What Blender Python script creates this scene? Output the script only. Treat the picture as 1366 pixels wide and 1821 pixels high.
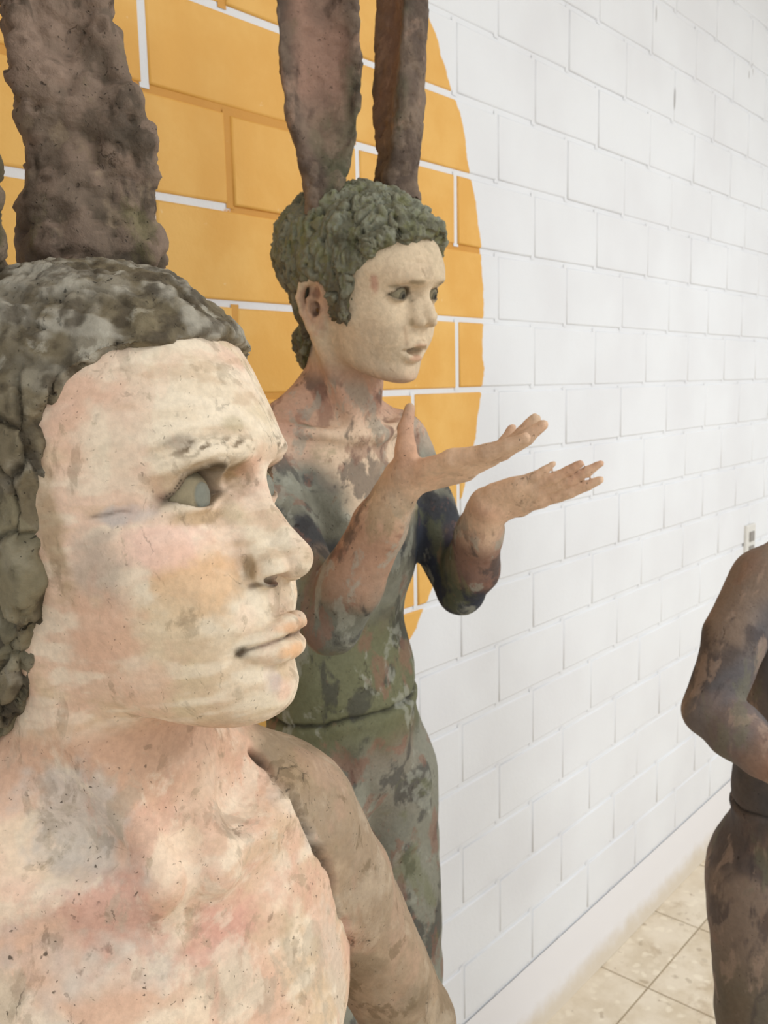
import bpy, math, random
import numpy as np
from mathutils import Matrix, Vector

for o in list(bpy.data.objects):
    bpy.data.objects.remove(o)
scene = bpy.context.scene
COL = scene.collection
F32 = np.float32

# ------------------------------------------------------------------ camera
FPX, YAW, PITCH, ROLL = 1581.5, .8442, -.1433, -.0202
CAM = np.array([0, 0, 1.4151])
FW = np.array([math.sin(YAW) * math.cos(PITCH), math.cos(YAW) * math.cos(PITCH), math.sin(PITCH)])
_r = np.array([math.cos(YAW), -math.sin(YAW), 0])
_u = np.cross(_r, FW)
CR = _r * math.cos(ROLL) + _u * math.sin(ROLL)
CU = -_r * math.sin(ROLL) + _u * math.cos(ROLL)
cd = bpy.data.cameras.new('camera')
cam = bpy.data.objects.new('camera', cd)
COL.objects.link(cam)
m = Matrix.Identity(4)
for i in range(3):
    m[i][0], m[i][1], m[i][2], m[i][3] = CR[i], CU[i], -FW[i], CAM[i]
cam.matrix_world = m
cd.sensor_fit = 'HORIZONTAL'
cd.sensor_width = 36
cd.lens = FPX / 1366 * 36
cd.clip_start = .01
cd.dof.use_dof = True
cd.dof.focus_distance = .43
cd.dof.aperture_fstop = 38
scene.camera = cam

# ------------------------------------------------------------------ light
world = bpy.data.worlds.new('room_light')
scene.world = world
world.use_nodes = True
world.node_tree.nodes['Background'].inputs[0].default_value = (.92, .965, 1.0, 1)
world.node_tree.nodes['Background'].inputs[1].default_value = .81


def area(name, loc, target, sx, sy, power, colour):
    l = bpy.data.lights.new(name, 'AREA')
    l.shape = 'RECTANGLE'
    l.size, l.size_y, l.energy, l.color = sx, sy, power, colour
    o = bpy.data.objects.new(name, l)
    COL.objects.link(o)
    o.location = loc
    o.rotation_euler = (Vector(target) - Vector(loc)).to_track_quat('-Z', 'Y').to_euler()
    return o


area('ceiling_lamp_light', (2.4, -1.5, 2.78), (2.4, -1.5, 0), .6, 1.5, 46, (.94, .975, 1.0))
area('ceiling_lamp_light', (.6, -1.8, 2.78), (.6, -1.8, 0), .6, 1.5, 26, (.94, .975, 1.0))

vs = scene.view_settings
vs.view_transform = 'Standard'
vs.look = 'None'
vs.exposure = 0.34
vs.gamma = 1
vs.use_curve_mapping = False


# ------------------------------------------------------------------ small helpers
def at(x, y, d):
    return CAM + d * (FW + CR * (x - 683) / FPX + CU * (910.5 - y) / FPX)


def tag(o, label=None, cat=None, group=None, kind=None):
    if label: o['label'] = label
    if cat: o['category'] = cat
    if group: o['group'] = group
    if kind: o['kind'] = kind
    return o


def empty(name, loc):
    o = bpy.data.objects.new(name, None)
    o.location = loc
    o.empty_display_size = .05
    COL.objects.link(o)
    return o


def mesh_obj(name, verts, faces, mat, parent=None, smooth=False, cols=None, origin=None):
    me = bpy.data.meshes.new(name)
    verts = np.asarray(verts, dtype=np.float32)
    if origin is not None:
        verts = verts - np.asarray(origin, dtype=np.float32)
    if isinstance(faces, np.ndarray):
        n, kf = faces.shape
        me.vertices.add(len(verts))
        me.vertices.foreach_set('co', verts.ravel())
        me.loops.add(n * kf)
        me.loops.foreach_set('vertex_index', faces.astype(np.int32).ravel())
        me.polygons.add(n)
        me.polygons.foreach_set('loop_start', np.arange(0, n * kf, kf, dtype=np.int32))
        me.update(calc_edges=True)
        me.validate()
    else:
        me.from_pydata(verts.tolist(), [], faces)
    if smooth:
        me.polygons.foreach_set('use_smooth', np.ones(len(me.polygons), dtype=bool))
    if cols:
        for cn, arr in cols.items():
            a = me.color_attributes.new(cn, 'FLOAT_COLOR', 'POINT')
            arr = np.asarray(arr, dtype=np.float32)
            if arr.shape[1] == 3:
                arr = np.concatenate([arr, np.ones((len(arr), 1), np.float32)], 1)
            a.data.foreach_set('color', arr.ravel())
    if mat: me.materials.append(mat)
    o = bpy.data.objects.new(name, me)
    COL.objects.link(o)
    if parent: o.parent = parent
    return o


# ------------------------------------------------------------------ numpy noise
_rng = np.random.default_rng(7)
_TAB = _rng.random(1 << 16).astype(F32)


def _hash(i, j, k, s=0):
    h = (i * 73856093) ^ (j * 19349663) ^ (k * 83492791) ^ (s * 2654435)
    h = (h ^ (h >> 13)) * 1274126177
    return _TAB[(h ^ (h >> 16)) & 0xFFFF]


def vnoise(p, scale, seed=0):
    q = p * scale
    f0 = np.floor(q)
    i = f0.astype(np.int64)
    t = (q - f0).astype(F32)
    t = t * t * (3 - 2 * t)
    out = 0
    for a in (0, 1):
        wa = t[:, 0] if a else 1 - t[:, 0]
        for b in (0, 1):
            wb = t[:, 1] if b else 1 - t[:, 1]
            for c in (0, 1):
                wc = t[:, 2] if c else 1 - t[:, 2]
                out = out + wa * wb * wc * _hash(i[:, 0] + a, i[:, 1] + b, i[:, 2] + c, seed)
    return out * 2 - 1


def fbm(p, scale, octv=4, seed=0, gain=.5):
    o, a, n = 0, 1.0, 0
    for k_ in range(octv):
        o = o + a * vnoise(p, scale * 2.03 ** k_, seed + 11 * k_)
        n += a
        a *= gain
    return o / n


def worley(p, scale, seed=0, cellrand=False):
    q = p * scale
    i0 = np.floor(q).astype(np.int64)
    f1 = np.full(len(p), 9., F32)
    f2 = np.full(len(p), 9., F32)
    cid = np.zeros(len(p), F32)
    for a in (-1, 0, 1):
        for b in (-1, 0, 1):
            for c in (-1, 0, 1):
                I, J, K = i0[:, 0] + a, i0[:, 1] + b, i0[:, 2] + c
                dx = I + _hash(I, J, K, seed + 1) - q[:, 0]
                dy = J + _hash(I, J, K, seed + 2) - q[:, 1]
                dz = K + _hash(I, J, K, seed + 3) - q[:, 2]
                d = (dx * dx + dy * dy + dz * dz).astype(F32)
                near = d < f1
                f2 = np.where(near, f1, np.minimum(f2, d))
                if cellrand: cid = np.where(near, _hash(I, J, K, seed + 4), cid)
                f1 = np.where(near, d, f1)
    if cellrand: return np.sqrt(f1), np.sqrt(f2), cid
    return np.sqrt(f1), np.sqrt(f2)


def sstep(a, b, x):
    t = np.clip((x - a) / (b - a), 0, 1)
    return t * t * (3 - 2 * t)


# ------------------------------------------------------------------ distance fields
def smin(a, b, k):
    h = np.clip(.5 + .5 * (b - a) / k, 0, 1)
    return b + (a - b) * h - k * h * (1 - h)


def smax(a, b, k):
    return -smin(-a, -b, k)


def ell(x, y, z, c, r):
    x, y, z = x - c[0], y - c[1], z - c[2]
    k0 = np.sqrt((x / r[0]) ** 2 + (y / r[1]) ** 2 + (z / r[2]) ** 2)
    k1 = np.sqrt((x / r[0] ** 2) ** 2 + (y / r[1] ** 2) ** 2 + (z / r[2] ** 2) ** 2)
    return k0 * (k0 - 1) / np.maximum(k1, 1e-6)


def sph(x, y, z, c, r):
    return np.sqrt((x - c[0]) ** 2 + (y - c[1]) ** 2 + (z - c[2]) ** 2) - r


def cone(x, y, z, a, b, ra, rb):
    a = np.asarray(a, float); b = np.asarray(b, float)
    d = b - a
    l2 = float(d @ d)
    px, py, pz = x - F32(a[0]), y - F32(a[1]), z - F32(a[2])
    t = np.clip((px * F32(d[0]) + py * F32(d[1]) + pz * F32(d[2])) / F32(l2), 0, 1)
    return np.sqrt((px - t * F32(d[0])) ** 2 + (py - t * F32(d[1])) ** 2 + (pz - t * F32(d[2])) ** 2) - (F32(ra) + t * F32(rb - ra))


def chain(x, y, z, pts, rad, k=None):
    d = None
    for i in range(len(pts) - 1):
        c = cone(x, y, z, pts[i], pts[i + 1], rad[i], rad[i + 1])
        d = c if d is None else (np.minimum(d, c) if not k else smin(d, c, F32(k)))
    return d


def gau(x, y, z, c, s):
    return np.exp(-((x - c[0]) / s[0]) ** 2 - ((y - c[1]) / s[1]) ** 2 - ((z - c[2]) / s[2]) ** 2)


# ------------------------------------------------------------------ mesher (sparse surface nets)
def mesh_sdf(func, lo, hi, h, slack=1.5):
    lo = np.asarray(lo, float); hi = np.asarray(hi, float)
    B = 8
    nb = np.maximum(1, np.ceil((hi - lo) / (h * B)).astype(int))
    n = nb * B
    g = [lo[a] + (np.arange(nb[a]) + .5) * h * B for a in range(3)]
    X, Y, Z = np.meshgrid(*g, indexing='ij')
    dc = func(X.ravel().astype(F32), Y.ravel().astype(F32), Z.ravel().astype(F32)).reshape(nb)
    act = np.abs(dc) < h * B * .87 * slack
    V = np.repeat(np.repeat(np.repeat(np.where(dc > 0, 1., -1.).astype(F32), B, 0), B, 1), B, 2)
    bi = np.argwhere(act)
    off = np.stack(np.meshgrid(*[np.arange(B)] * 3, indexing='ij'), -1).reshape(-1, 3)
    step = 1200
    for s in range(0, len(bi), step):
        ix = (bi[s:s + step, None, :] * B + off[None]).reshape(-1, 3)
        P = (lo + (ix + .5) * h).astype(F32)
        V[ix[:, 0], ix[:, 1], ix[:, 2]] = func(P[:, 0], P[:, 1], P[:, 2])
    S = V < 0
    c = np.zeros((n[0] - 1, n[1] - 1, n[2] - 1), np.uint8)
    for a in (0, 1):
        for b in (0, 1):
            for d in (0, 1):
                c += S[a:n[0] - 1 + a, b:n[1] - 1 + b, d:n[2] - 1 + d]
    cell = np.argwhere((c > 0) & (c < 8))
    vid = np.full(c.shape, -1, np.int32)
    vid[cell[:, 0], cell[:, 1], cell[:, 2]] = np.arange(len(cell))
    acc = np.zeros((len(cell), 3)); cnt = np.zeros(len(cell))
    cor = [(a, b, d) for a in (0, 1) for b in (0, 1) for d in (0, 1)]
    val = [V[cell[:, 0] + a, cell[:, 1] + b, cell[:, 2] + d] for a, b, d in cor]
    for i in range(8):
        for j in range(i + 1, 8):
            df = np.abs(np.array(cor[i]) - np.array(cor[j]))
            if df.sum() != 1: continue
            va, vb = val[i], val[j]
            mk = (va < 0) != (vb < 0)
            t = np.where(mk, va / np.where(mk, va - vb, 1), 0)
            p = np.array(cor[i])[None] + t[:, None] * (np.array(cor[j]) - np.array(cor[i]))[None]
            acc += np.where(mk[:, None], p, 0); cnt += mk
    verts = lo + (cell + acc / cnt[:, None] + .5) * h
    F = []
    for ax in range(3):
        o1, o2 = (ax + 1) % 3, (ax + 2) % 3
        sl0 = [slice(None)] * 3; sl1 = [slice(None)] * 3
        sl0[ax] = slice(0, n[ax] - 1); sl1[ax] = slice(1, n[ax])
        A, Bq = S[tuple(sl0)], S[tuple(sl1)]
        e = np.argwhere(A != Bq)
        e = e[(e[:, o1] > 0) & (e[:, o2] > 0) & (e[:, o1] < n[o1] - 1) & (e[:, o2] < n[o2] - 1)]
        ins = A[e[:, 0], e[:, 1], e[:, 2]]
        d1 = np.zeros(3, int); d1[o1] = 1
        d2 = np.zeros(3, int); d2[o2] = 1
        q = [e - d1 - d2, e - d2, e, e - d1]
        q = np.stack([vid[k_[:, 0], k_[:, 1], k_[:, 2]] for k_ in q], 1)
        q = np.where(ins[:, None], q, q[:, ::-1])
        F.append(q)
    F = np.concatenate(F)
    F = F[(F >= 0).all(1)]
    return verts.astype(F32), F


def vnormals(v, f):
    a = v[f[:, 2]] - v[f[:, 0]]; b = v[f[:, 3]] - v[f[:, 1]]
    fn = np.cross(a, b)
    n = np.zeros((len(v), 3))
    for k_ in range(4):
        for c in range(3):
            n[:, c] += np.bincount(f[:, k_], fn[:, c], len(v))
    return (n / np.maximum(np.linalg.norm(n, axis=1, keepdims=True), 1e-12)).astype(F32)


def crop(v, f, keep):
    fk = f[keep[f].all(1)]
    used = np.zeros(len(v), bool); used[fk.ravel()] = True
    idx = np.cumsum(used) - 1
    return v[used], idx[fk]


# ------------------------------------------------------------------ material helpers
def new_mat(name):
    mt = bpy.data.materials.new(name)
    mt.use_nodes = True
    nt = mt.node_tree
    return mt, nt, nt.nodes['Principled BSDF']


def N(nt, t, **kw):
    n = nt.nodes.new(t)
    for k_, v in kw.items():
        if k_ in n.inputs.keys(): n.inputs[k_].default_value = v
        else: setattr(n, k_, v)
    return n


def noise(nt, vec, scale, detail=4, rough=.55, dist=0):
    n = N(nt, 'ShaderNodeTexNoise')
    n.inputs['Scale'].default_value = scale
    n.inputs['Detail'].default_value = detail
    n.inputs['Roughness'].default_value = rough
    n.inputs['Distortion'].default_value = dist
    nt.links.new(vec, n.inputs['Vector'])
    return n.outputs['Fac']


def ramp(nt, fac, a, b, va=0., vb=1.):
    r = N(nt, 'ShaderNodeMapRange')
    r.interpolation_type = 'SMOOTHSTEP'
    r.inputs['From Min'].default_value, r.inputs['From Max'].default_value = a, b
    r.inputs['To Min'].default_value, r.inputs['To Max'].default_value = va, vb
    nt.links.new(fac, r.inputs['Value'])
    return r.outputs['Result']


def math_(nt, op, a, b):
    n = N(nt, 'ShaderNodeMath', operation=op)
    for i, v in enumerate((a, b)):
        if isinstance(v, (int, float)): n.inputs[i].default_value = v
        else: nt.links.new(v, n.inputs[i])
    return n.outputs[0]


def mix(nt, fac, a, b, blend='MIX'):
    n = N(nt, 'ShaderNodeMix', data_type='RGBA', blend_type=blend)
    for s, v in ((n.inputs['Factor'], fac), (n.inputs['A'], a), (n.inputs['B'], b)):
        if isinstance(v, (int, float)): s.default_value = v
        elif isinstance(v, tuple): s.default_value = (*v[:3], 1)
        else: nt.links.new(v, s)
    return n.outputs['Result']


def srgb(r, g, b):
    return tuple(((c / 255 + .055) / 1.055) ** 2.4 if c / 255 > .04045 else c / 255 / 12.92 for c in (r, g, b))


def clay(name, patches, pit=(.02, .017, .012), pitamt=.8, bump=.25, rough=.8, size=1.0, grain=.05):
    """painted clay: vertex colour 'paint' as the ground, brushed patches of other pigments over it, small pits"""
    mt, nt, bs = new_mat(name)
    co = N(nt, 'ShaderNodeTexCoord').outputs['Object']
    col = N(nt, 'ShaderNodeVertexColor', layer_name='paint').outputs['Color']
    wear = N(nt, 'ShaderNodeVertexColor', layer_name='wear').outputs['Color']
    sep = N(nt, 'ShaderNodeSeparateColor')
    nt.links.new(wear, sep.inputs[0])
    ch = {'R': sep.outputs[0], 'G': sep.outputs[1], 'B': sep.outputs[2]}
    for i, (c, sc, lo, hi, amt, chan) in enumerate(patches):
        mp = N(nt, 'ShaderNodeMapping')
        mp.inputs['Location'].default_value = (i * 3.7, i * 1.3, i * 5.1)
        mp.inputs['Rotation'].default_value = (.4 * i, .7 + .3 * i, .2)
        mp.inputs['Scale'].default_value = (1, 1.6, .75)
        nt.links.new(co, mp.inputs['Vector'])
        f = noise(nt, mp.outputs[0], sc / size, 6, .6, .35)
        f = ramp(nt, f, lo, hi, 0, amt)
        if chan: f = math_(nt, 'MULTIPLY', f, ch[chan])
        col = mix(nt, f, col, c)
    # fine tonal grain
    g = ramp(nt, noise(nt, co, 260 / size, 4, .65), .3, .7, 1 - grain * 2, 1 + grain)
    gc = N(nt, 'ShaderNodeCombineColor')
    for i in range(3): nt.links.new(g, gc.inputs[i])
    col = mix(nt, 1.0, col, gc.outputs[0], 'MULTIPLY')
    # pits and specks: irregular, of mixed size
    wn = N(nt, 'ShaderNodeTexNoise'); wn.inputs['Scale'].default_value = 130 / size; wn.inputs['Detail'].default_value = 3
    nt.links.new(co, wn.inputs['Vector'])
    wv_ = N(nt, 'ShaderNodeVectorMath', operation='MULTIPLY_ADD')
    nt.links.new(wn.outputs['Color'], wv_.inputs[0]); wv_.inputs[1].default_value = (.012 * size,) * 3; nt.links.new(co, wv_.inputs[2])
    pits = None
    for psc, th_, g_ in ((120, .14, .52), (260, .16, .47)):
        vo = N(nt, 'ShaderNodeTexVoronoi')
        vo.inputs['Scale'].default_value = psc / size
        nt.links.new(wv_.outputs[0], vo.inputs['Vector'])
        gate = ramp(nt, noise(nt, co, psc * .3 / size, 3), g_, g_ + .1)
        p_ = math_(nt, 'MULTIPLY', ramp(nt, vo.outputs['Distance'], th_ * .5, th_ * 1.1, 1, 0), gate)
        pits = p_ if pits is None else math_(nt, 'MAXIMUM', pits, p_)
    pits = math_(nt, 'MULTIPLY', pits, ch['B'])
    # short torn cracks
    mp = N(nt, 'ShaderNodeMapping')
    mp.inputs['Scale'].default_value = (1, 1, .3)
    mp.inputs['Rotation'].default_value = (.5, .3, 0)
    nt.links.new(wv_.outputs[0], mp.inputs['Vector'])
    vo2 = N(nt, 'ShaderNodeTexVoronoi', feature='DISTANCE_TO_EDGE')
    vo2.inputs['Scale'].default_value = 48 / size
    nt.links.new(mp.outputs[0], vo2.inputs['Vector'])
    gate2 = ramp(nt, noise(nt, co, 26 / size, 5, .65), .57, .66)
    cr = math_(nt, 'MULTIPLY', ramp(nt, vo2.outputs['Distance'], .005, .028, 1, 0), gate2)
    cr = math_(nt, 'MULTIPLY', cr, ch['B'])
    dark = math_(nt, 'MAXIMUM', pits, math_(nt, 'MULTIPLY', cr, .7))
    col = mix(nt, math_(nt, 'MULTIPLY', dark, pitamt), col, pit)
    nt.links.new(col, bs.inputs['Base Color'])
    bs.inputs['Roughness'].default_value = rough
    bs.inputs['Specular IOR Level'].default_value = .3
    hgt = math_(nt, 'ADD', noise(nt, co, 70 / size, 6, .6), math_(nt, 'MULTIPLY', noise(nt, co, 420 / size, 3, .6), .25))
    hgt = math_(nt, 'SUBTRACT', hgt, math_(nt, 'MULTIPLY', dark, .9))
    bp = N(nt, 'ShaderNodeBump')
    bp.inputs['Strength'].default_value = bump
    bp.inputs['Distance'].default_value = .004 * size
    nt.links.new(hgt, bp.inputs['Height'])
    nt.links.new(bp.outputs[0], bs.inputs['Normal'])
    return mt


# ------------------------------------------------------------------ room shell
YW = .957          # face of the block wall
U0, V0, BW, BH = 1.2815, 1.7726, .248, .124   # joint origin and block module
CX, CZ, CRAD = .565, 1.537, .797              # painted orange disc


def wall_paint(nt, is_mortar):
    geo = N(nt, 'ShaderNodeNewGeometry').outputs['Position']
    sp = N(nt, 'ShaderNodeSeparateXYZ')
    nt.links.new(geo, sp.inputs[0])
    dx = math_(nt, 'SUBTRACT', sp.outputs[0], CX)
    dz = math_(nt, 'SUBTRACT', sp.outputs[2], CZ)
    r = math_(nt, 'SQRT', math_(nt, 'ADD', math_(nt, 'MULTIPLY', dx, dx), math_(nt, 'MULTIPLY', dz, dz)), 0)
    wob = math_(nt, 'MULTIPLY', math_(nt, 'SUBTRACT', noise(nt, geo, 14, 4, .6), .5), .03)
    disc = ramp(nt, math_(nt, 'ADD', r, wob), CRAD - .0015, CRAD + .0015, 1, 0)
    # paint tones
    w = mix(nt, ramp(nt, noise(nt, geo, 3.2, 3), .35, .7), srgb(228, 229, 231), srgb(222, 222, 224))
    w = mix(nt, ramp(nt, noise(nt, geo, 60, 5, .7), .66, .8, 0, .25), w, srgb(190, 186, 182))
    og = mix(nt, ramp(nt, noise(nt, geo, 9, 4, .6), .35, .7), srgb(224, 168, 80), srgb(232, 182, 98))
    og = mix(nt, ramp(nt, noise(nt, geo, 55, 4, .65), .70, .76, 0, .7), og, srgb(236, 205, 150))
    for (mx, mz, mw, mh) in ((2.0433, 2.235, .0035, .02), (2.157, 2.077, .0035, .028), (2.632, 2.240, .004, .012), (2.66, 2.262, .003, .02)):
        ex = math_(nt, 'DIVIDE', math_(nt, 'SUBTRACT', sp.outputs[0], mx), mw)
        ez = math_(nt, 'DIVIDE', math_(nt, 'SUBTRACT', sp.outputs[2], mz), mh)
        w = mix(nt, ramp(nt, math_(nt, 'ADD', math_(nt, 'MULTIPLY', ex, ex), math_(nt, 'MULTIPLY', ez, ez)), .2, 1.2, .6, 0), w, srgb(120, 112, 106))
    if is_mortar:
        pa = N(nt, 'ShaderNodeVertexColor', layer_name='paint').outputs['Color']
        s = N(nt, 'ShaderNodeSeparateColor'); nt.links.new(pa, s.inputs[0])
        blot = ramp(nt, math_(nt, 'ADD', s.outputs[0], math_(nt, 'MULTIPLY', math_(nt, 'SUBTRACT', noise(nt, geo, 30, 4, .7), .5), .9)), .45, .55)
        disc = math_(nt, 'MULTIPLY', disc, blot)
        og = mix(nt, .55, og, srgb(190, 126, 30))
    return mix(nt, disc, w, og), geo


def paint_mat(name, is_mortar):
    mt, nt, bs = new_mat(name)
    col, geo = wall_paint(nt, is_mortar)
    nt.links.new(col, bs.inputs['Base Color'])
    bs.inputs['Roughness'].default_value = .55
    bs.inputs['Specular IOR Level'].default_value = .35
    bp = N(nt, 'ShaderNodeBump')
    bp.inputs['Strength'].default_value = .25
    bp.inputs['Distance'].default_value = .003
    nt.links.new(math_(nt, 'ADD', noise(nt, geo, 90, 5, .65), math_(nt, 'MULTIPLY', noise(nt, geo, 14, 3), .8)), bp.inputs['Height'])
    nt.links.new(bp.outputs[0], bs.inputs['Normal'])
    return mt


M_BLOCK = paint_mat('painted_block', False)
M_MORTAR = paint_mat('painted_mortar', True)
M_WHITE, _nt, _b = new_mat('white_plaster')
_c = N(_nt, 'ShaderNodeTexCoord').outputs['Object']
_nt.links.new(mix(_nt, noise(_nt, _c, 4), srgb(236, 233, 229), srgb(226, 222, 217)), _b.inputs['Base Color'])
_b.inputs['Roughness'].default_value = .7


def block_mesh(name, w, h, d=.03, bev=.0032):
    """one block face: bevelled box with slightly uneven rounded arris"""
    me = bpy.data.meshes.new(name)
    w2, h2 = w / 2, h / 2
    rings = [(w2, h2, d), (w2, h2, bev), (w2 - bev * .35, h2 - bev * .35, bev * .35), (w2 - bev, h2 - bev, 0)]
    v, f = [], []
    for (a, b, y) in rings:
        v += [(-a, y, -b), (a, y, -b), (a, y, b), (-a, y, b)]
    for r in range(3):
        for i in range(4):
            j = (i + 1) % 4
            f.append((r * 4 + i, r * 4 + 4 + i, r * 4 + 4 + j, r * 4 + j)[::-1])
    f.append((12, 13, 14, 15))
    me.from_pydata(v, [], f)
    me.materials.append(M_BLOCK)
    me.polygons.foreach_set('use_smooth', np.array([False] * 4 + [True] * 8 + [False]))
    return me


JT = .0098
wall = mesh_obj('wall_back', [(-2.5, YW + .0055, -.01), (6.5, YW + .0055, -.01), (6.5, YW + .0055, 2.8), (-2.5, YW + .0055, 2.8),
                              (-2.5, YW + .2, -.01), (6.5, YW + .2, -.01), (6.5, YW + .2, 2.8), (-2.5, YW + .2, 2.8)],
                [(0, 1, 2, 3), (5, 4, 7, 6), (4, 0, 3, 7), (1, 5, 6, 2), (3, 2, 6, 7), (4, 5, 1, 0)], M_WHITE)
tag(wall, 'white painted block wall with a large orange painted disc', None, None, 'structure')
# mortar: strips in the joints, each with its own amount of orange paint on it
mv, mf, mc = [], [], []


def strip(x0, x1, z0, z1, amt, y=YW + .0034):
    n = len(mv)
    mv.extend([(x0, y, z0), (x1, y, z0), (x1, y, z1), (x0, y, z1)])
    mf.append((n, n + 1, n + 2, n + 3))
    mc.extend([(amt, amt, amt)] * 4)


rw = random.Random(5)
row_top = {}
for v in range(-13, 8):
    z = V0 + v * BH
    for u2 in range(-13, 19):
        x0, x1 = U0 + u2 * BW / 2, U0 + (u2 + 1) * BW / 2
        amt = .5 + rw.uniform(-.45, .45)
        if v >= 1: amt = .1
        if v == 0: amt = .95 if u2 < -2 else .05
        if v == -1: amt = (.35 if u2 in (-5,) else .9 if u2 > -6 else .2)
        if v == -2: amt = (.35 if u2 > -5 else .3)
        if v == -3: amt = .05 if u2 >= -2 else .9
        if v in (-5, -6): amt = .1
        strip(x0, x1, z - JT * .75, z + JT * .75, amt)
    for u in range(-7, 10):
        x = U0 + (u + (.5 if v % 2 else 0)) * BW
        uu = u + (.5 if v % 2 else 0)
        amt = .95 if (uu == -2) else .05
        strip(x - JT * .7, x + JT * .7, z - BH, z, amt, YW + .0024)
mort = mesh_obj('mortar', mv, mf, M_MORTAR, wall, cols={'paint': np.array(mc)})
tag(mort, kind='stuff')
# blocks: running bond, module 248 x 124; joints between -13 and 7
bm_full = [block_mesh('block', BW - JT * rw.uniform(.85, 1.1), BH - JT * rw.uniform(.8, 1.05)) for _ in range(6)]
rest_v, rest_f = [], []
nb = 0
for v in range(-12, 8):
    zc = V0 + (v - .5) * BH
    for u in range(-14, 20):
        uu = u + (0.5 if v % 2 else 0)     # joint on the block's left
        xc = U0 + (uu + .5) * BW
        if zc + BH / 2 > 2.79: continue
        yj = rw.uniform(-.0009, .0009)
        if .28 < xc < 3.42:
            o = bpy.data.objects.new('block', bm_full[rw.randrange(6)])
            COL.objects.link(o)
            o.parent = wall
            o.location = (xc + rw.uniform(-.0012, .0012), YW + yj, zc + rw.uniform(-.001, .001))
            o.rotation_euler = (rw.uniform(-.004, .004), rw.uniform(-.0025, .0025), rw.uniform(-.003, .003))
            nb += 1
        elif -2.4 < xc < 6.4:
            me = bm_full[0]
            n = len(rest_v)
            rest_v += [(p.co.x + xc, p.co.y + YW + yj, p.co.z + zc) for p in me.vertices]
            rest_f += [tuple(i + n for i in p.vertices) for p in me.polygons]
o = mesh_obj('block_courses', rest_v, rest_f, M_BLOCK, wall)
tag(o, kind='stuff')
# bottom course: taller smooth footing with a coved foot
zt = V0 - 13 * BH - JT * .4
prof = [(0.0, zt), (-.0005, zt - .003), (-.001, .06), (-.004, .03), (-.010, .012), (-.018, .0)]
pv, pf = [], []
for i, (dy, z) in enumerate(prof):
    pv += [(-2.4, YW + dy, z), (6.4, YW + dy, z)]
    if i: pf.append((2 * i - 2, 2 * i, 2 * i + 1, 2 * i - 1))
M_FOOT, nt, bs = new_mat('footing_paint')
g = N(nt, 'ShaderNodeNewGeometry').outputs['Position']
sp = N(nt, 'ShaderNodeSeparateXYZ'); nt.links.new(g, sp.inputs[0])
stain = math_(nt, 'MULTIPLY', ramp(nt, math_(nt, 'ADD', sp.outputs[2], math_(nt, 'MULTIPLY', noise(nt, g, 18, 5, .7), .05)), .03, .085, 1, 0), .75)
nt.links.new(mix(nt, stain, srgb(228, 225, 225), srgb(196, 178, 148)), bs.inputs['Base Color'])
bs.inputs['Roughness'].default_value = .6
mesh_obj('footing', pv, pf, M_FOOT, wall, smooth=True)

# ---- floor of square terrazzo tiles
M_TILE, nt, bs = new_mat('terrazzo_tile')
g = N(nt, 'ShaderNodeNewGeometry').outputs['Position']
oi = N(nt, 'ShaderNodeObjectInfo').outputs['Random']
c = mix(nt, ramp(nt, noise(nt, g, 11, 5, .6), .35, .68), srgb(222, 208, 186), srgb(200, 182, 154))
c = mix(nt, math_(nt, 'MULTIPLY', oi, .3), c, srgb(226, 214, 194))
vo = N(nt, 'ShaderNodeTexVoronoi'); vo.inputs['Scale'].default_value = 40; nt.links.new(g, vo.inputs['Vector'])
s1 = N(nt, 'ShaderNodeSeparateColor'); nt.links.new(vo.outputs['Color'], s1.inputs[0])
wn = N(nt, 'ShaderNodeTexNoise'); wn.inputs['Scale'].default_value = 40; nt.links.new(g, wn.inputs['Vector'])
wv_ = N(nt, 'ShaderNodeVectorMath', operation='MULTIPLY_ADD'); nt.links.new(wn.outputs['Color'], wv_.inputs[0]); wv_.inputs[1].default_value = (.03,) * 3; nt.links.new(g, wv_.inputs[2])
nt.links.new(wv_.outputs[0], vo.inputs['Vector'])
chip = math_(nt, 'MULTIPLY', ramp(nt, vo.outputs['Distance'], .25, .55, 1, 0), ramp(nt, s1.outputs[0], .5, .75, 0, .6))
c = mix(nt, chip, c, srgb(236, 224, 202))
chip2 = math_(nt, 'MULTIPLY', ramp(nt, vo.outputs['Distance'], .2, .45, 1, 0), ramp(nt, s1.outputs[1], .86, .92, 0, .5))
c = mix(nt, chip2, c, srgb(150, 128, 100))
c = mix(nt, ramp(nt, noise(nt, g, 9, 6, .7), .56, .70, 0, .55), c, srgb(172, 148, 116))
c = mix(nt, ramp(nt, noise(nt, g, 26, 6, .7), .64, .70, 0, .7), c, srgb(134, 102, 74))
nt.links.new(c, bs.inputs['Base Color'])
bs.inputs['Roughness'].default_value = .42
M_GROUT, nt, bs = new_mat('tile_grout')
g = N(nt, 'ShaderNodeNewGeometry').outputs['Position']
nt.links.new(mix(nt, noise(nt, g, 30), srgb(178, 162, 138), srgb(150, 134, 110)), bs.inputs['Base Color'])
bs.inputs['Roughness'].default_value = .9
floor = mesh_obj('floor', [(-2.5, -3.5, -.0022), (6.5, -3.5, -.0022), (6.5, YW + .006, -.0022), (-2.5, YW + .006, -.0022)], [(0, 1, 2, 3)], M_GROUT)
tag(floor, 'cream terrazzo tile floor with worn brown specks', None, None, 'structure')


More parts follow.
